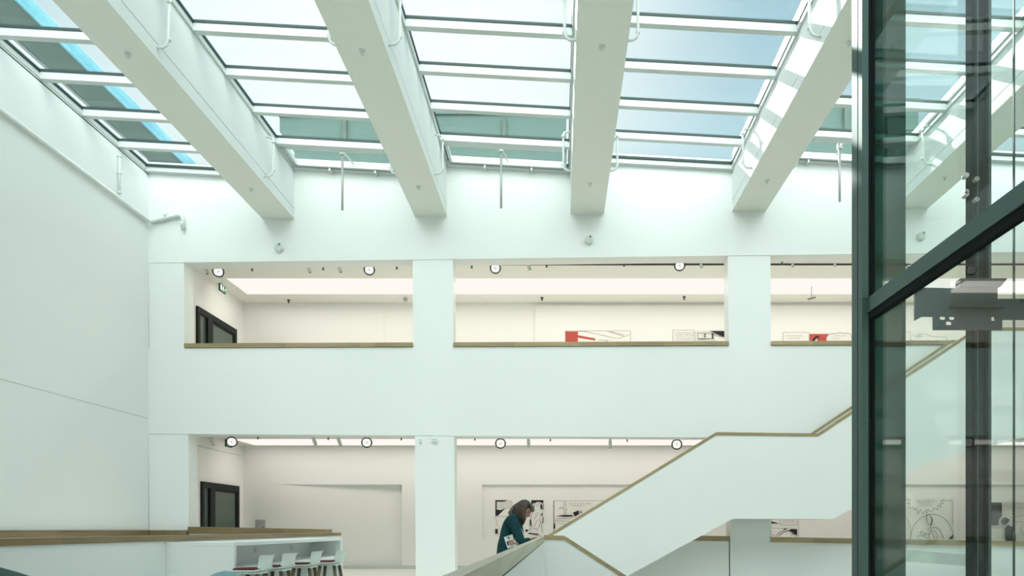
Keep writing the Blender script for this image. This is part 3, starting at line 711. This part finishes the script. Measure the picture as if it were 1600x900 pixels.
def flight(x0, z0, x1, z1, n, y0, y1):
    dx, dz = (x1-x0)/n, (z1-z0)/n
    prof = [(x0, z0)]
    for k in range(n): prof += [(x0+dx*k, z0+dz*(k+1)), (x0+dx*(k+1), z0+dz*(k+1))]
    prof += [(x1, z1-.25), (x0+abs(dx)*.9*(1 if dx > 0 else -1), z0-.08)]
    mb.prism([(x, y0, z) for x, z in prof], (0, y1-y0, 0))
zl1 = za(675.5, YS) - 1.0
flight(xa(870, YS), 0, xa(1135, YS), zl1, 13, YS+.09, YF-.07)
mb.box(xa(1135, YS), xa(1290, YS), YS+.09, YF-.07, zl1-.22, zl1)
flight(xa(1290, YS), zl1, xa(1535, YS), FL2, 13, YS+.09, YF-.07)
part(mb, 'steps', M['floor'], root)

# near balustrade: runs towards the viewer, then turns down to the right with the lower flight
YN = 9.8
xi, xo, ztp, zbt = -.285, -.236, E-.114, E-.192
root = empty('stair_balustrade', (xo, YN, 0), 'white balustrade with pale oak rail running toward the viewer then turning down', 'balustrade')
part(MB().box(xi+.004, xo-.004, .2, YN, -.6, zbt), 'side_wall', M['wall'], root)
part(MB().box(xi, xo, .2, YN+.04, zbt, ztp), 'handrail', M['oak_light'], root)
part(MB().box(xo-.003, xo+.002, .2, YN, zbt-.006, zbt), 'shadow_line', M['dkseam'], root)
T = [at(850, 836, YN), at(882, 837, YN), at(1100, 978, YN), at(1300, 1107, YN)]
mb = MB(); lo = [Vector((p.x, YN, p.z - .05)) for p in T]
mb.prism(lo + [Vector((lo[-1].x, YN, lo[-1].z-1.4)), Vector((lo[1].x, YN, -.6)), Vector((lo[0].x, YN, -.6))], (0, .06, 0))
part(mb, 'side_wall', M['wall'], root)
mb = MB()
for a, b in zip(T, T[1:]):
    d = Vector((0, -.012, -.062))
    mb.prism([a + d, b + d, b + Vector((0, -.012, 0)), a + Vector((0, -.012, 0))], (0, .09, 0))
part(mb, 'handrail', M['oak'], root)
mb = MB()
flight(.10, 0, .10+3.9, -2.4, 14, YN+.06, YN+1.4)
part(mb, 'steps', M['floor'], root)

# ------------------------------------------------------------------ left parapet and bar table
XP = -4.58
root = empty('bar_parapet', (XP, 5, 0), 'white parapet with thick oak ledge running along the stairwell behind the bar table', 'parapet')
YE = 4.58*F/(CX-533)
part(MB().box(XP-.16, XP-.02, -5.9, YE-.06, -.4, 1.06), 'side_wall', M['wall'], root)
mb = MB(); mb.box(XP-.24, XP, -5.9, YE, 1.055, 1.118)
part(mb, 'ledge', M['oak_y'], root)
xc0, xc1, yc0, yc1, zc = XP-.019, -3.80, 7.84, 11.75, 1.04
root = empty('bar_table', ((xc0+xc1)/2, 9.8, 0), 'long white bar table with open shelf standing against the oak parapet', 'bar table')
part(MB().box(xc0, xc1, yc0, yc1, zc-.045, zc), 'table_top', M['white'], root, bevel=.004)
part(MB().box(xc0, xc1, yc0, yc0+.05, 0, zc-.045), 'end_panel', M['white'], root)
part(MB().box(xc0, xc1, yc1-.12, yc1, 0, zc-.045), 'end_panel', M['white'], root)
part(MB().box(xc0, xc0+.3, yc0+.05, yc1-.12, 0, zc-.045), 'back_panel', M['white'], root)
part(MB().box(xc0+.3, xc1-.02, yc0+.05, yc1-.12, .68, .735), 'shelf', M['white'], root)
for y in (9.15, 10.45):
    part(MB().box(xc0+.3, xc1-.12, y-.03, y+.03, 0, .68), 'support', M['white'], root)
    part(MB().box(xc0+.3, xc0+.31, y+.3, y+.38, .86, .94), 'socket', M['fixture'], root)

# ------------------------------------------------------------------ bar stools
def make_stool():
    r = bpy.data.objects.new('bar_stool', None); COL.objects.link(r)
    def P(mb, n, m, sm=False, bv=0): return mb.build(n, m, r, sm, bv)
    sd, sw = .19, .20
    # shell: seat pan bending up into a low flared back (toward +x)
    rows = []
    prof = [(-.20, .705, .16), (-.18, .715, .185), (-.05, .712, .20), (.10, .712, .20), (.155, .725, .20), (.18, .76, .19), (.19, .81, .18), (.20, .86, .19), (.215, .892, .20), (.24, .90, .20)]
    for off in (0, .014):
        for (x, z, w) in (prof if off == 0 else prof[::-1]):
            rows.append([Vector((x + (off if z > .74 else 0) + .05*(abs(t)**2)*(-1 if z > .74 else 0), t*w, z - (off if z <= .74 else 0) + (.012*(t**2) if z < .73 else 0))) for t in [k/5-1 for k in range(11)]])
    mb = MB(); gv = mb.grid(rows); n_ = len(prof)
    mb.face([*gv[0], *gv[-1][::-1]]); mb.face([*gv[n_-1], *gv[n_][::-1]])
    for i in range(n_-1):
        for k in (0, 10): mb.face([gv[i][k], gv[i+1][k], gv[2*n_-2-i][k], gv[2*n_-1-i][k]])
    P(mb, 'seat_shell', M['stoolshell'], True)
    rows = []
    for z, s in ((.717, .97), (.732, 1.0), (.742, .95), (.745, .6), (.746, .02)):
        rows.append([Vector((-.03 + s*.165*math.copysign(abs(math.cos(a))**.6, math.cos(a)), s*.175*math.copysign(abs(math.sin(a))**.6, math.sin(a)), z)) for a in [2*math.pi*k/28 for k in range(28)]])
    mb = MB(); mb.grid(rows, True); P(mb, 'seat_pad', M['cushion'], True)
    mb = MB(); mb.box(-.13, .13, -.13, .13, .675, .70); P(mb, 'seat_mount', M['stoolshell'], False, .008)
    for sx in (-1, 1):
        for sy in (-1, 1):
            P(MB().tube([(sx*.10, sy*.10, .685), (sx*.19, sy*.19, 0)], [.024, .016], 10), 'leg', M['oak_dark'], True)
    mb = MB(); q = [(s1*.150, s2*.150, .27) for s1, s2 in ((-1,-1),(1,-1),(1,1),(-1,1))]
    for a, b in zip(q, q[1:] + q[:1]): mb.tube([a, b], .008, 8)
    P(mb, 'footrest', M['steel'], True)
    return r
st = make_stool()
STG = 'bar stools at the white bar table'
for i, (pxb, Y, lab, rz) in enumerate(((405, 7.85, 'white bar stool with maroon pad nearest the viewer at the bar table', .02), (443, 8.42, 'white bar stool with maroon pad second along the bar table', -.04),
                               (486, 9.05, 'white bar stool with maroon pad third along the bar table', .03), (526, 9.65, 'white bar stool with maroon pad at the far end of the bar table', -.02))):
    o = st if i == 0 else copy_tree(st)
    o.location = (xa(pxb, Y-.2) - .165, Y, 0); o.rotation_euler = (0, 0, rz)
    setp(o, lab, 'bar stool', STG)

# ------------------------------------------------------------------ lounge chairs, only their rounded backs reach the frame
def lounge(cx, cy, zt, m, label, rz, rad=.40):
    r = empty('lounge_chair', (cx, cy, 0), label, 'chair')
    rows = []
    n = 28
    for (s, z, t) in ((.80, .22, 0), (.92, .35, 0), (1.0, .5, 0), (1.0, zt-.16, 1), (.97, zt-.06, 1), (.9, zt-.012, 1), (.84, zt, 1), (.78, zt-.012, 1), (.72, zt-.06, 1), (.70, zt-.2, 1), (.68, .46, 0), (.5, .42, 0)):
        row = []
        for k in range(n):
            a = 2*math.pi*k/n
            drop = (((1-math.cos(a))/2)**.7)*(zt-.50) if t else 0
            row.append(Vector((s*rad*math.cos(a), s*rad*math.sin(a), z - drop)))
        rows.append(row)
    mb = MB(); mb.grid(rows, True); mb.face([v for v in mb.bm.verts][:n]); s_ = mb.build('shell', M[m], r, True)
    rows = []
    for z, s in ((.40, .60), (.43, .68), (.47, .68), (.49, .6), (.495, .02)):
        rows.append([Vector((s*rad*math.cos(2*math.pi*k/n), s*rad*math.sin(2*math.pi*k/n), z)) for k in range(n)])
    mb = MB(); mb.grid(rows, True); mb.build('seat_cushion', M[m], r, True)
    for sx in (-1, 1):
        for sy in (-1, 1): MB().tube([(sx*.2, sy*.2, .24), (sx*.27, sy*.27, 0)], [.02, .013], 8).build('leg', M['oak_dark'], r, True)
    r.rotation_euler = (0, 0, rz)
    return r
lounge(xa(30, 4.9), 4.9, E-(891.5-HY)*4.45/F+.045, 'slate', 'dark slate rounded lounge chair before the left parapet', math.radians(-80), .50)
lounge(xa(375, 6.3), 6.3, E-(892-HY)*5.95/F, 'teal', 'light teal rounded lounge chair before the white bar table', math.radians(-88), .36)

# ------------------------------------------------------------------ glass lift
XG, YG = 2.78, 6.0
root = empty('glass_lift', (XG, YG, -4.45), 'glass lift shaft with steel corner post and sloping looking transom at the right', 'lift')
ZB, ZT = -4.45, 9.3
def xg(px): return xa(px, YG)
mb = MB()
mb.box(xg(1347), xg(1357), YG-.0, YG+.212, ZB, ZT)
part(mb, 'corner_post', M['steel'], root)
part(MB().box(xg(1347)-.002, xg(1347)+.01, YG+.085, YG+.092, ZB, ZT), 'post_groove', M['black'], root)
part(MB().box(xg(1357), xg(1370), YG+.03, YG+.22, ZB, ZT), 'post_seal', M['black'], root)
for py in (662, 466):
    z = za(py, YG); part(MB().box(xg(1347)-.003, xg(1357.2), YG-.003, YG+.20, z-.006, z+.002), 'post_joint', M['steel_dark'], root)
# side face: glass above and below the transom, plane parallel to the hall's long axis
xs = xg(1358)
zT0, zT1, zT2 = E+.751*(xs-.02), E+.703*(xs-.02), E+.677*xs
part(MB().box(xs-.02, xs+.06, -1.5, YG+.0, zT1, zT0), 'transom', M['steel'], root)
part(MB().box(xs-.005, xs+.06, -1.5, YG+.0, zT2, zT1), 'transom_seal', M['black'], root)
part(MB().box(xs+.03, xs+.042, -1.5, YG+.03, zT0, ZT), 'glass_pane', M['liftglass'], root)
part(MB().box(xs+.03, xs+.042, -1.5, YG+.03, ZB, zT2), 'glass_pane', M['liftglass'], root)
# back face
YK = YG+.16
xk = lambda px: xa(px, YK)
xj = xk(1585)
part(MB().box(xk(1370), xj-.004, YK, YK+.012, ZB, ZT), 'glass_pane', M['liftglass'], root)
part(MB().box(xj+.004, 5.3, YK, YK+.012, ZB, ZT), 'glass_pane', M['liftglass'], root)
part(MB().box(xj-.006, xj+.006, YK-.002, YK+.016, ZB, ZT), 'glass_joint', M['gasket'], root)
part(MB().box(xk(1365), xk(1412.5), YK-.03, YK-.02, ZB, ZT), 'added_tint_band', M['tint'], root)  # tinted sheet added in place of a post mirrored in the glass
mb = MB(); xr0, xr1 = xk(1503.5), xk(1539)
mb.box(xr0, xr1, YK-.06, YK-.05, ZB, ZT)
part(mb, 'added_tint_band', M['tintdark'], root)  # darker sheet, stands in for the second mirrored post
mb = MB(); mb.box(xr0+.075, xr0+.085, YK-.10, YK-.06, ZB, ZT).box(xr1-.03, xr1-.005, YK-.10, YK-.06, ZB, ZT)
part(mb, 'guide_rail', M['steel_dark'], root)
for px, py in ((1511, 273), (1511, 299), (1527, 279), (1511, 303), (1527, 311)):
    p = at(px, py, YK-.10); part(MB().tube([p, p + Vector((0, .05, 0))], .022, 12), 'bolt', M['boxgrey'], root)
# crosshead of the lift car hanging in the shaft
YM = YK-.13
xm = lambda px: xa(px, YM)
zm = lambda py: za(py, YM)
mb = MB()
def plate(px0, px1, py0, py1, holes):
    """flat plate with oval cut-outs, built as a filled outline"""
    x0, x1, z0, z1 = xm(px0), xm(px1), zm(py1), zm(py0)
    bm = mb.bm
    loops = [[(x0,z0),(x1,z0),(x1,z1),(x0,z1)]]
    for hx, hy, rx, ry in holes:
        cx_, cz_ = xm(hx), zm(hy)
        loops.append([(cx_ + rx/170*math.copysign(abs(math.cos(a))**.7, math.cos(a)), cz_ + ry/170*math.copysign(abs(math.sin(a))**.7, math.sin(a))) for a in [2*math.pi*k/20 for k in range(20)]])
    es = []
    for L in loops:
        vs = [bm.verts.new((x, YM, z)) for x, z in L]
        es += [bm.edges.new((vs[i], vs[(i+1) % len(vs)])) for i in range(len(vs))]
    g = bmesh.ops.triangle_fill(bm, use_beauty=True, use_dissolve=False, edges=es)
    fs = [f for f in g['geom'] if isinstance(f, bmesh.types.BMFace)]
    ex = bmesh.ops.extrude_face_region(bm, geom=fs)
    bmesh.ops.translate(bm, verts=[v for v in ex['geom'] if isinstance(v, bmesh.types.BMVert)], vec=(0, .012, 0))
plate(1458, 1566, 478, 515.5, [(1473, 496.5, 4.5, 3.2), (1487.5, 496.5, 4.2, 3.2), (1482.5, 505, 4.5, 3.0), (1551.5, 498, 4.5, 3.2)])
part(mb, 'bracket_plate', M['machine'], root)
mb = MB()
mb.box(xm(1445), xm(1561), YM+.02, YM+.06, zm(492), zm(449))
mb.box(xm(1561), xm(1720), YM+.03, YM+.07, zm(496.5), zm(465))
mb.prism([(xm(1431), YM+.015, zm(448)), (xm(1477), YM+.015, zm(449)), (xm(1477), YM+.015, zm(474)), (xm(1431), YM+.015, zm(500))], (0, .02, 0))
part(mb, 'crosshead_beam', M['machine'], root)
mb = MB(); mb.prism([(xm(1500), YM-.01, zm(435.5)), (xm(1573), YM-.01, zm(435.5)), (xm(1563), YM-.01, zm(448)), (xm(1500), YM-.01, zm(448))], (0, .08, 0))
mb.prism([(xm(1482), YM, zm(480.5)), (xm(1571), YM, zm(480.5)), (xm(1564), YM, zm(482.5)), (xm(1482), YM, zm(482.5))], (0, -.05, 0))
part(mb, 'crosshead_flange', M['machine'], root)
# slanting pale tinted sheet low down in the shaft
mb = MB(); mb.prism([at(1371, 856, YK-.04), at(1545, 869, YK-.04), at(1545, 887, YK-.04), at(1371, 874, YK-.04)], (0, .01, 0))
part(mb, 'added_tint_band', M['tintpale'], root)

# ------------------------------------------------------------------ the woman leaning at the balustrade
YW = 9.05
K = YW/F
def pw(px, py, dy=0.0): return Vector(((px-CX)*K, YW+dy, E+(HY-py)*K))
def skinned(verts, edges, radii, sub=2, root=0):
    me = bpy.data.meshes.new('tmp'); me.from_pydata([tuple(v) for v in verts], edges, []); me.update()
    o = bpy.data.objects.new('tmp', me); COL.objects.link(o)
    md = o.modifiers.new('s', 'SKIN'); md.use_smooth_shade = True
    for i, r in enumerate(radii):
        sv = me.skin_vertices[0].data[i]; sv.radius = r if isinstance(r, tuple) else (r, r); sv.use_root = (i == root)
    m2 = o.modifiers.new('u', 'SUBSURF'); m2.levels = sub; m2.render_levels = sub
    dg = bpy.context.evaluated_depsgraph_get(); dg.update()
    out = bpy.data.meshes.new_from_object(o.evaluated_get(dg))
    bpy.data.objects.remove(o); return out
def merged(meshes, name, m, parent=None, voxel=None, smooth_it=2):
    bm = bmesh.new()
    for me in meshes: bm.from_mesh(me)
    me = bpy.data.meshes.new(name); bm.to_mesh(me); bm.free()
    o = bpy.data.objects.new(name, me); COL.objects.link(o)
    if voxel:
        r = o.modifiers.new('r', 'REMESH'); r.mode = 'VOXEL'; r.voxel_size = voxel
        s = o.modifiers.new('s', 'SMOOTH'); s.iterations = smooth_it; s.factor = .5
        dg = bpy.context.evaluated_depsgraph_get(); dg.update()
        me2 = bpy.data.meshes.new_from_object(o.evaluated_get(dg)); o.modifiers.clear(); o.data = me2; me2.name = name
    o.data.materials.clear(); o.data.materials.append(M[m])
    for p in o.data.polygons: p.use_smooth = True
    if parent is not None: o.parent = parent
    return o
pel = pw(790, 866); pel.x += .0
spine1 = pw(792, 848); chest = pw(797, 823); upch = pw(803, 810); neck = pw(809.5, 806); headb = pw(815, 799)
shR, shL = pw(802, 813, -.18), pw(806, 812, .165)
elR, elL = pw(817.5, 849, -.275), pw(813, 847, .14)
wrR, wrL = pw(829.5, 842.6, -.05), pw(811.5, 848.5, -.256)
hipR, hipL = pw(790, 876, -.07), pw(790, 876, .07)
knR, knL = Vector((pel.x+.03, YW-.10, .47)), Vector((pel.x-.10, YW+.10, .47))
anR, anL = Vector((pel.x+.02, YW-.11, .09)), Vector((pel.x-.14, YW+.11, .09))
V = [pel, spine1, chest, upch, neck, headb, shR, elR, wrR, shL, elL, wrL, hipR, knR, anR, hipL, knL, anL]
Eg = [(0,1),(1,2),(2,3),(3,4),(4,5),(3,6),(6,7),(7,8),(3,9),(9,10),(10,11),(0,12),(12,13),(13,14),(0,15),(15,16),(16,17)]
R = [(.13,.11), (.12,.10), (.13,.105), (.10,.09), .052, .05, .062, .044, .028, .062, .044, .028, .075, .06, .042, .075, .06, .042]
body = [skinned(V, Eg, R, 2, 0)]
# feet
for a in (anR, anL):
    body.append(skinned([a, a + Vector((.04, 0, -.045)), a + Vector((.15, 0, -.06))], [(0,1),(1,2)], [.042, .045, .03], 2, 0))
# head: shaped ellipsoid turned down towards the rail
HC = pw(818.5, 796.5)
tilt = math.radians(38); yaw = math.radians(-14)
HM = Matrix.Translation(HC) @ Matrix.Rotation(yaw, 4, 'Z') @ Matrix.Rotation(tilt, 4, 'Y')
def head_mesh():
    bm = bmesh.new(); bmesh.ops.create_icosphere(bm, subdivisions=5, radius=1)
    for v in bm.verts:
        d = v.co.copy()
        x, y, z = d.x*.098, d.y*.074, d.z*.118
        if d.z < 0: y *= 1 - .28*(-d.z)**1.3; x *= 1 - .06*(-d.z) ; x += .018*(-d.z)*max(0, d.x+.2)
        if d.x > 0:
            x += .007*math.exp(-((d.z-.28)/.16)**2 - (d.y/.6)**2)                       # brow
            x -= .012*math.exp(-((d.z-.06)/.13)**2)*(math.exp(-((d.y-.42)/.2)**2) + math.exp(-((d.y+.42)/.2)**2))   # sockets
            x += .026*math.exp(-((d.z+.20)/.13)**2 - (d.y/.15)**2) + .012*math.exp(-((d.z-.02)/.2)**2 - (d.y/.12)**2)     # nose
            x += .008*math.exp(-((d.z+.50)/.09)**2 - (d.y/.3)**2)                        # mouth
            x += .010*math.exp(-((d.z+.83)/.15)**2 - (d.y/.35)**2)                       # chin
        v.co = Vector((x, y, z))
    for s in (-1, 1):                                                                    # ears
        g = bmesh.ops.create_uvsphere(bm, u_segments=12, v_segments=8, radius=1)
        for v in g['verts']: v.co = Vector((v.co.x*.017 - .008, s*.075 + v.co.y*.011, v.co.z*.03 - .005))
    bm.transform(HM); me = bpy.data.meshes.new('head'); bm.to_mesh(me); bm.free(); return me
body.append(head_mesh())
# hands: palm plus five bent fingers each
def hand(w, fwd, side, down, curl, sc=1.0):
    fwd, side, down = fwd.normalized(), side.normalized(), down.normalized(); out = []
    def p(f, s, d): return w + (fwd*f + side*s + down*d)*sc
    out.append(skinned([w - fwd*.02, p(.03,0,0), p(.075,0,.004)], [(0,1),(1,2)], [.026, (.036,.017), (.038,.015)], 2, 0))
    for k, (s, L) in enumerate(((-.03, .070), (-.010, .080), (.010, .075), (.029, .058))):
        a = p(.07, s, .002); c = curl
        pts = [a, a + (fwd*math.cos(c*.4) + down*math.sin(c*.4))*L*.45*sc]
        pts.append(pts[-1] + (fwd*math.cos(c) + down*math.sin(c))*L*.32*sc); pts.append(pts[-1] + (fwd*math.cos(c*1.5) + down*math.sin(c*1.5))*L*.25*sc)
        out.append(skinned(pts, [(0,1),(1,2),(2,3)], [.0095, .009, .008, .0065], 2, 0))
    t = p(.02, -.03, .006)
    pts = [t, t + (fwd*.6 - side*.7 + down*.3).normalized()*.035*sc]; pts.append(pts[-1] + (fwd*.9 - side*.2 + down*.4).normalized()*.03*sc)
    out.append(skinned(pts, [(0,1),(1,2)], [.012, .0105, .008], 2, 0))
    return out
body += hand(wrR, Vector((.8, .45, .33)), Vector((.45, -.85, 0)), Vector((.3, 0, -1)), .7)
body += hand(wrL, Vector((-.95, -.22, .08)), Vector((0, -.1, -1)), Vector((-.2, .95, 0)), .55, .95)
person = merged(body, 'person', 'skin', None, .0042, 2)
base = Vector((pel.x-.03, YW, 0))
person.data.transform(Matrix.Translation(-base)); person.location = base
setp(person, 'person in teal cardigan with shoulder length brown hair leaning over the stair balustrade', 'person')
def pchild(o): 
    o.data.transform(Matrix.Translation(-base)); o.parent = person; return o
# cardigan over torso and arms
hem = pw(788, 884)
V2 = [pw(788.5, 866), pw(791, 846), pw(796, 824), pw(801.5, 809.5), pw(806, 803.5), shR, elR, elR + (wrR-elR)*.85, shL, elL, elL + (wrL-elL)*.85, hem]
E2 = [(0,1),(1,2),(2,3),(3,4),(3,5),(5,6),(6,7),(3,8),(8,9),(9,10),(0,11)]
R2 = [(.158,.128), (.15,.108), (.155,.122), (.125,.105), .070, .080, .062, .044, .078, .062, .044, (.172,.150)]
card = merged([skinned(V2, E2, R2, 2, 0)], 'cardigan', 'cardigan', None, .009, 3); pchild(card)
V3 = [pw(791, 884), hipR, knR, anR + Vector((0,0,.02)), hipL, knL, anL + Vector((0,0,.02))]
tr = merged([skinned(V3, [(0,1),(1,2),(2,3),(0,4),(4,5),(5,6)], [(.09,.10), .085, .075, .062, .085, .075, .062], 2, 0)], 'trousers', 'trousers', None, .012, 3); pchild(tr)
for a in (anR, anL):
    sh = merged([skinned([a + Vector((-.02,0,-.03)), a + Vector((.05,0,-.048)), a + Vector((.165,0,-.062))], [(0,1),(1,2)], [.048, .05, .036], 2, 0)], 'shoe', 'shoe', None); 
    for v in sh.data.vertices: v.co.z = max(v.co.z, .002)
    pchild(sh)
# hair: shell over the skull, strands falling forward beside the face and on the back
def strand(pts, rad, n=10, flat=.6):
    return skinned(pts, [(i, i+1) for i in range(len(pts)-1)], rad, 2, 0)
def hp(x, y, z): return HM @ Vector((x, y, z))
bm = bmesh.new(); bmesh.ops.create_icosphere(bm, subdivisions=4, radius=1)
for v in list(bm.verts):
    d = v.co; v.co = Vector((d.x*.112 - .014, d.y*.088, d.z*.122 + .014))
kill = [v for v in bm.verts if v.co.x > .052 and v.co.z < .072 or (v.co.z < -.06 and v.co.x > -.02)]
bmesh.ops.delete(bm, geom=kill, context='VERTS')
bmesh.ops.solidify(bm, geom=list(bm.faces), thickness=.012)
bm.transform(HM); hm = bpy.data.meshes.new('hair'); bm.to_mesh(hm); bm.free()
hs = [hm]
rnd = random.Random(3)
for s in (-1, 1):                       # side curtains over the ears, ending by the chin
    for k in range(13):
        x = -.098 + k*.0092
        a = hp(x, s*(.070 + .010*math.sin(k/12*math.pi)), .062)
        endy = 812 + k*.78 + rnd.uniform(-1, 1)
        e = pw(800.5 + k*1.47, endy if s < 0 else endy - 3, s*(.080 - .0015*k))
        m1 = a*.62 + e*.38 + Vector((-.006, s*.024, 0)); m2 = a*.25 + e*.75 + Vector((-.004, s*.016, 0))
        hs.append(strand([a, m1, m2, e], [.015, .017, .014, .004 + .004*rnd.random()]))
for k in range(11):                     # nape, fanning onto the collar
    y = -.075 + k*.015
    a = hp(-.092, y, .045); e = pw(793.6 + abs(k-5)*.9, 802.2 + abs(k-5)*1.3, y*1.2)
    hs.append(strand([a, a*.5 + e*.5 + Vector((-.006, 0, .022)), a*.2 + e*.8 + Vector((0, 0, .008)), e], [.028, .026, .016, .006]))
    a2 = hp(-.06, y, .02); e2 = pw(800 + abs(k-5)*.6, 807, y*1.1)
    hs.append(strand([a2, a2*.4 + e2*.6, e2], [.034, .030, .012]))
for k in range(9):                      # fringe
    y = -.056 + k*.014
    a = hp(.02, y, .122); hs.append(strand([a, hp(.075, y*1.1, .100), hp(.104, y*1.12, .066), hp(.109, y*1.1, .040 + .008*(k % 2))], [.012, .011, .009, .004]))
hair = merged(hs, 'hair', 'hair', None, .0055, 1); pchild(hair)
# eyes, lips
mb = MB()
for s in (-1, 1): mb.ell(hp(.083, s*.031, .004), (.005, .011, .004), 12, 8)
o = mb.build('eye', M['black'], None, True); pchild(o)
mb = MB(); mb.ell(hp(.093, 0, -.060), (.008, .018, .006), 12, 8)
o = mb.build('lips', M['lips'], None, True); pchild(o)
# white shirt front peeping below the chin
mb = MB(); mb.tube([pw(810.5, 822, -.03), pw(816, 836, -.05), pw(819.5, 845, -.06)], [.02, .03, .02], 10)
o = mb.build('shirt', M['white'], None, True); pchild(o)
# magazine held against the body
mb = MB(); q = [pw(789.7, 839, -.165), pw(802.5, 834.5, -.16), pw(807.8, 852.6, -.14), pw(795.2, 856.5, -.145)]
q = [p + Vector((0, -.085, 0)) for p in q]
mb.mat(M['white']); mb.prism(q, (0, .014, 0))
def mq(u, v): return (q[0]*(1-u) + q[1]*u)*(1-v) + (q[3]*(1-u) + q[2]*u)*v + Vector((0, -.0015, 0))
mb.mat(M['ink'])
for (u0, v0, u1, v1) in ((.35,.14,.62,.24), (.12,.42,.30,.74), (.2,.06,.85,.09)): mb.flat([mq(u0,v0), mq(u1,v0), mq(u1,v1), mq(u0,v1)])
thing(mb, 'magazine', None, 'white printed magazine held by the woman against her cardigan', 'magazine')

# ------------------------------------------------------------------ light
sd = Vector((-.41, 1.6, 1.33)).normalized()
L = bpy.data.lights.new('sun', 'SUN'); L.energy = 7.0; L.angle = math.radians(.6); L.color = (1, .975, .92)
lo = bpy.data.objects.new('sun', L); COL.objects.link(lo); lo.location = sd*60
lo.rotation_euler = (-sd).to_track_quat('-Z', 'Y').to_euler()

w = bpy.data.worlds.new('sky'); scene.world = w; w.use_nodes = True
nt = w.node_tree; nt.nodes.clear()
out = nt.nodes.new('ShaderNodeOutputWorld'); bg = nt.nodes.new('ShaderNodeBackground')
tc = nt.nodes.new('ShaderNodeTexCoord'); sep = nt.nodes.new('ShaderNodeSeparateXYZ')
nt.links.new(tc.outputs['Generated'], sep.inputs[0])
def N(t, **kw):
    n = nt.nodes.new(t)
    for k, v in kw.items(): setattr(n, k, v)
    return n
ramp = N('ShaderNodeValToRGB'); cr = ramp.color_ramp
SKY_FILL = 5.15
els = [(0.0, (.62, .78, .80)), (.30, (.74, .90, .94)), (.46, (.56, .77, .85)), (.58, (.40, .63, .735)), (.70, (.36, .61, .73))]
cr.elements[0].position, cr.elements[0].color = els[0][0], (*els[0][1], 1)
cr.elements[1].position, cr.elements[1].color = els[1][0], (*els[1][1], 1)
for p, c in els[2:]:
    e = cr.elements.new(p); e.color = (*c, 1)
nt.links.new(sep.outputs['Z'], ramp.inputs[0])
dot = N('ShaderNodeVectorMath', operation='DOT_PRODUCT'); dot.inputs[1].default_value = sd
nrm = N('ShaderNodeVectorMath', operation='NORMALIZE'); nt.links.new(tc.outputs['Generated'], nrm.inputs[0])
nt.links.new(nrm.outputs[0], dot.inputs[0])
glow = N('ShaderNodeMapRange'); glow.interpolation_type = 'SMOOTHSTEP'
glow.inputs['From Min'].default_value = .90; glow.inputs['From Max'].default_value = 1.0
nt.links.new(dot.outputs['Value'], glow.inputs['Value'])
mx = N('ShaderNodeMix', data_type='RGBA'); mx.inputs['B'].default_value = (1.05, 1.10, 1.08, 1)
nt.links.new(glow.outputs[0], mx.inputs['Factor']); nt.links.new(ramp.outputs[0], mx.inputs['A'])
# thin cirrus
no = N('ShaderNodeTexNoise'); no.inputs['Scale'].default_value = 3.0; no.inputs['Detail'].default_value = 5
mpn = N('ShaderNodeMapping'); mpn.inputs['Scale'].default_value = (1, 2.2, 3)
nt.links.new(tc.outputs['Generated'], mpn.inputs[0]); nt.links.new(mpn.outputs[0], no.inputs['Vector'])
mrn = N('ShaderNodeMapRange'); mrn.inputs['From Min'].default_value = .45; mrn.inputs['From Max'].default_value = .8; mrn.inputs['To Max'].default_value = .22
nt.links.new(no.outputs['Fac'], mrn.inputs['Value'])
mx2 = N('ShaderNodeMix', data_type='RGBA'); mx2.inputs['B'].default_value = (.95, 1.0, 1.0, 1)
nt.links.new(mrn.outputs[0], mx2.inputs['Factor']); nt.links.new(mx.outputs['Result'], mx2.inputs['A'])
# unseen bright sky behind the viewer, added to brighten the walls
zr_ = N('ShaderNodeMapRange'); zr_.interpolation_type = 'SMOOTHSTEP'
zr_.inputs['From Min'].default_value = -.10; zr_.inputs['From Max'].default_value = .60   # added fill grows on the side away from the sun
neg = N('ShaderNodeMath', operation='MULTIPLY'); neg.inputs[1].default_value = -1.0
nt.links.new(sep.outputs['Y'], neg.inputs[0]); nt.links.new(neg.outputs[0], zr_.inputs['Value'])
mx3 = N('ShaderNodeMix', data_type='RGBA'); mx3.inputs['B'].default_value = (SKY_FILL*.93, SKY_FILL*1.0, SKY_FILL*.965, 1)
nt.links.new(zr_.outputs[0], mx3.inputs['Factor']); nt.links.new(mx2.outputs['Result'], mx3.inputs['A'])
nt.links.new(mx3.outputs['Result'], bg.inputs[0]); bg.inputs[1].default_value = 1.0
nt.links.new(bg.outputs[0], out.inputs[0])

# gallery lamps: the beams of the ceiling strips
def strip_lamp(cz, y, n, power):
    for k in range(n):
        x = -7.1 + k*(18.0/(n-1))
        l = bpy.data.lights.new('gallery_lamp', 'AREA'); l.shape = 'RECTANGLE'; l.size = 3.5; l.size_y = .9; l.energy = power; l.color = (1, .93, .84)
        o = bpy.data.objects.new('gallery_lamp', l); COL.objects.link(o); o.location = (x, y, cz-.03)
strip_lamp(CE2, 18.6, 6, 34); strip_lamp(CE1, 18.9, 6, 18)

# ------------------------------------------------------------------ camera
cam = bpy.data.cameras.new('camera'); co = bpy.data.objects.new('camera', cam); COL.objects.link(co)
co.location = (0, 0, E); co.rotation_euler = (math.radians(90), 0, 0)
cam.sensor_fit = 'HORIZONTAL'; cam.sensor_width = 36.0; cam.lens = F/1600*36.0
cam.shift_x = (800-CX)/1600; cam.shift_y = (HY-450)/1600
cam.clip_start = .05; cam.clip_end = 300
scene.camera = co
scene.view_settings.view_transform = 'Standard'
scene.view_settings.look = 'None'
scene.view_settings.exposure = 0.0
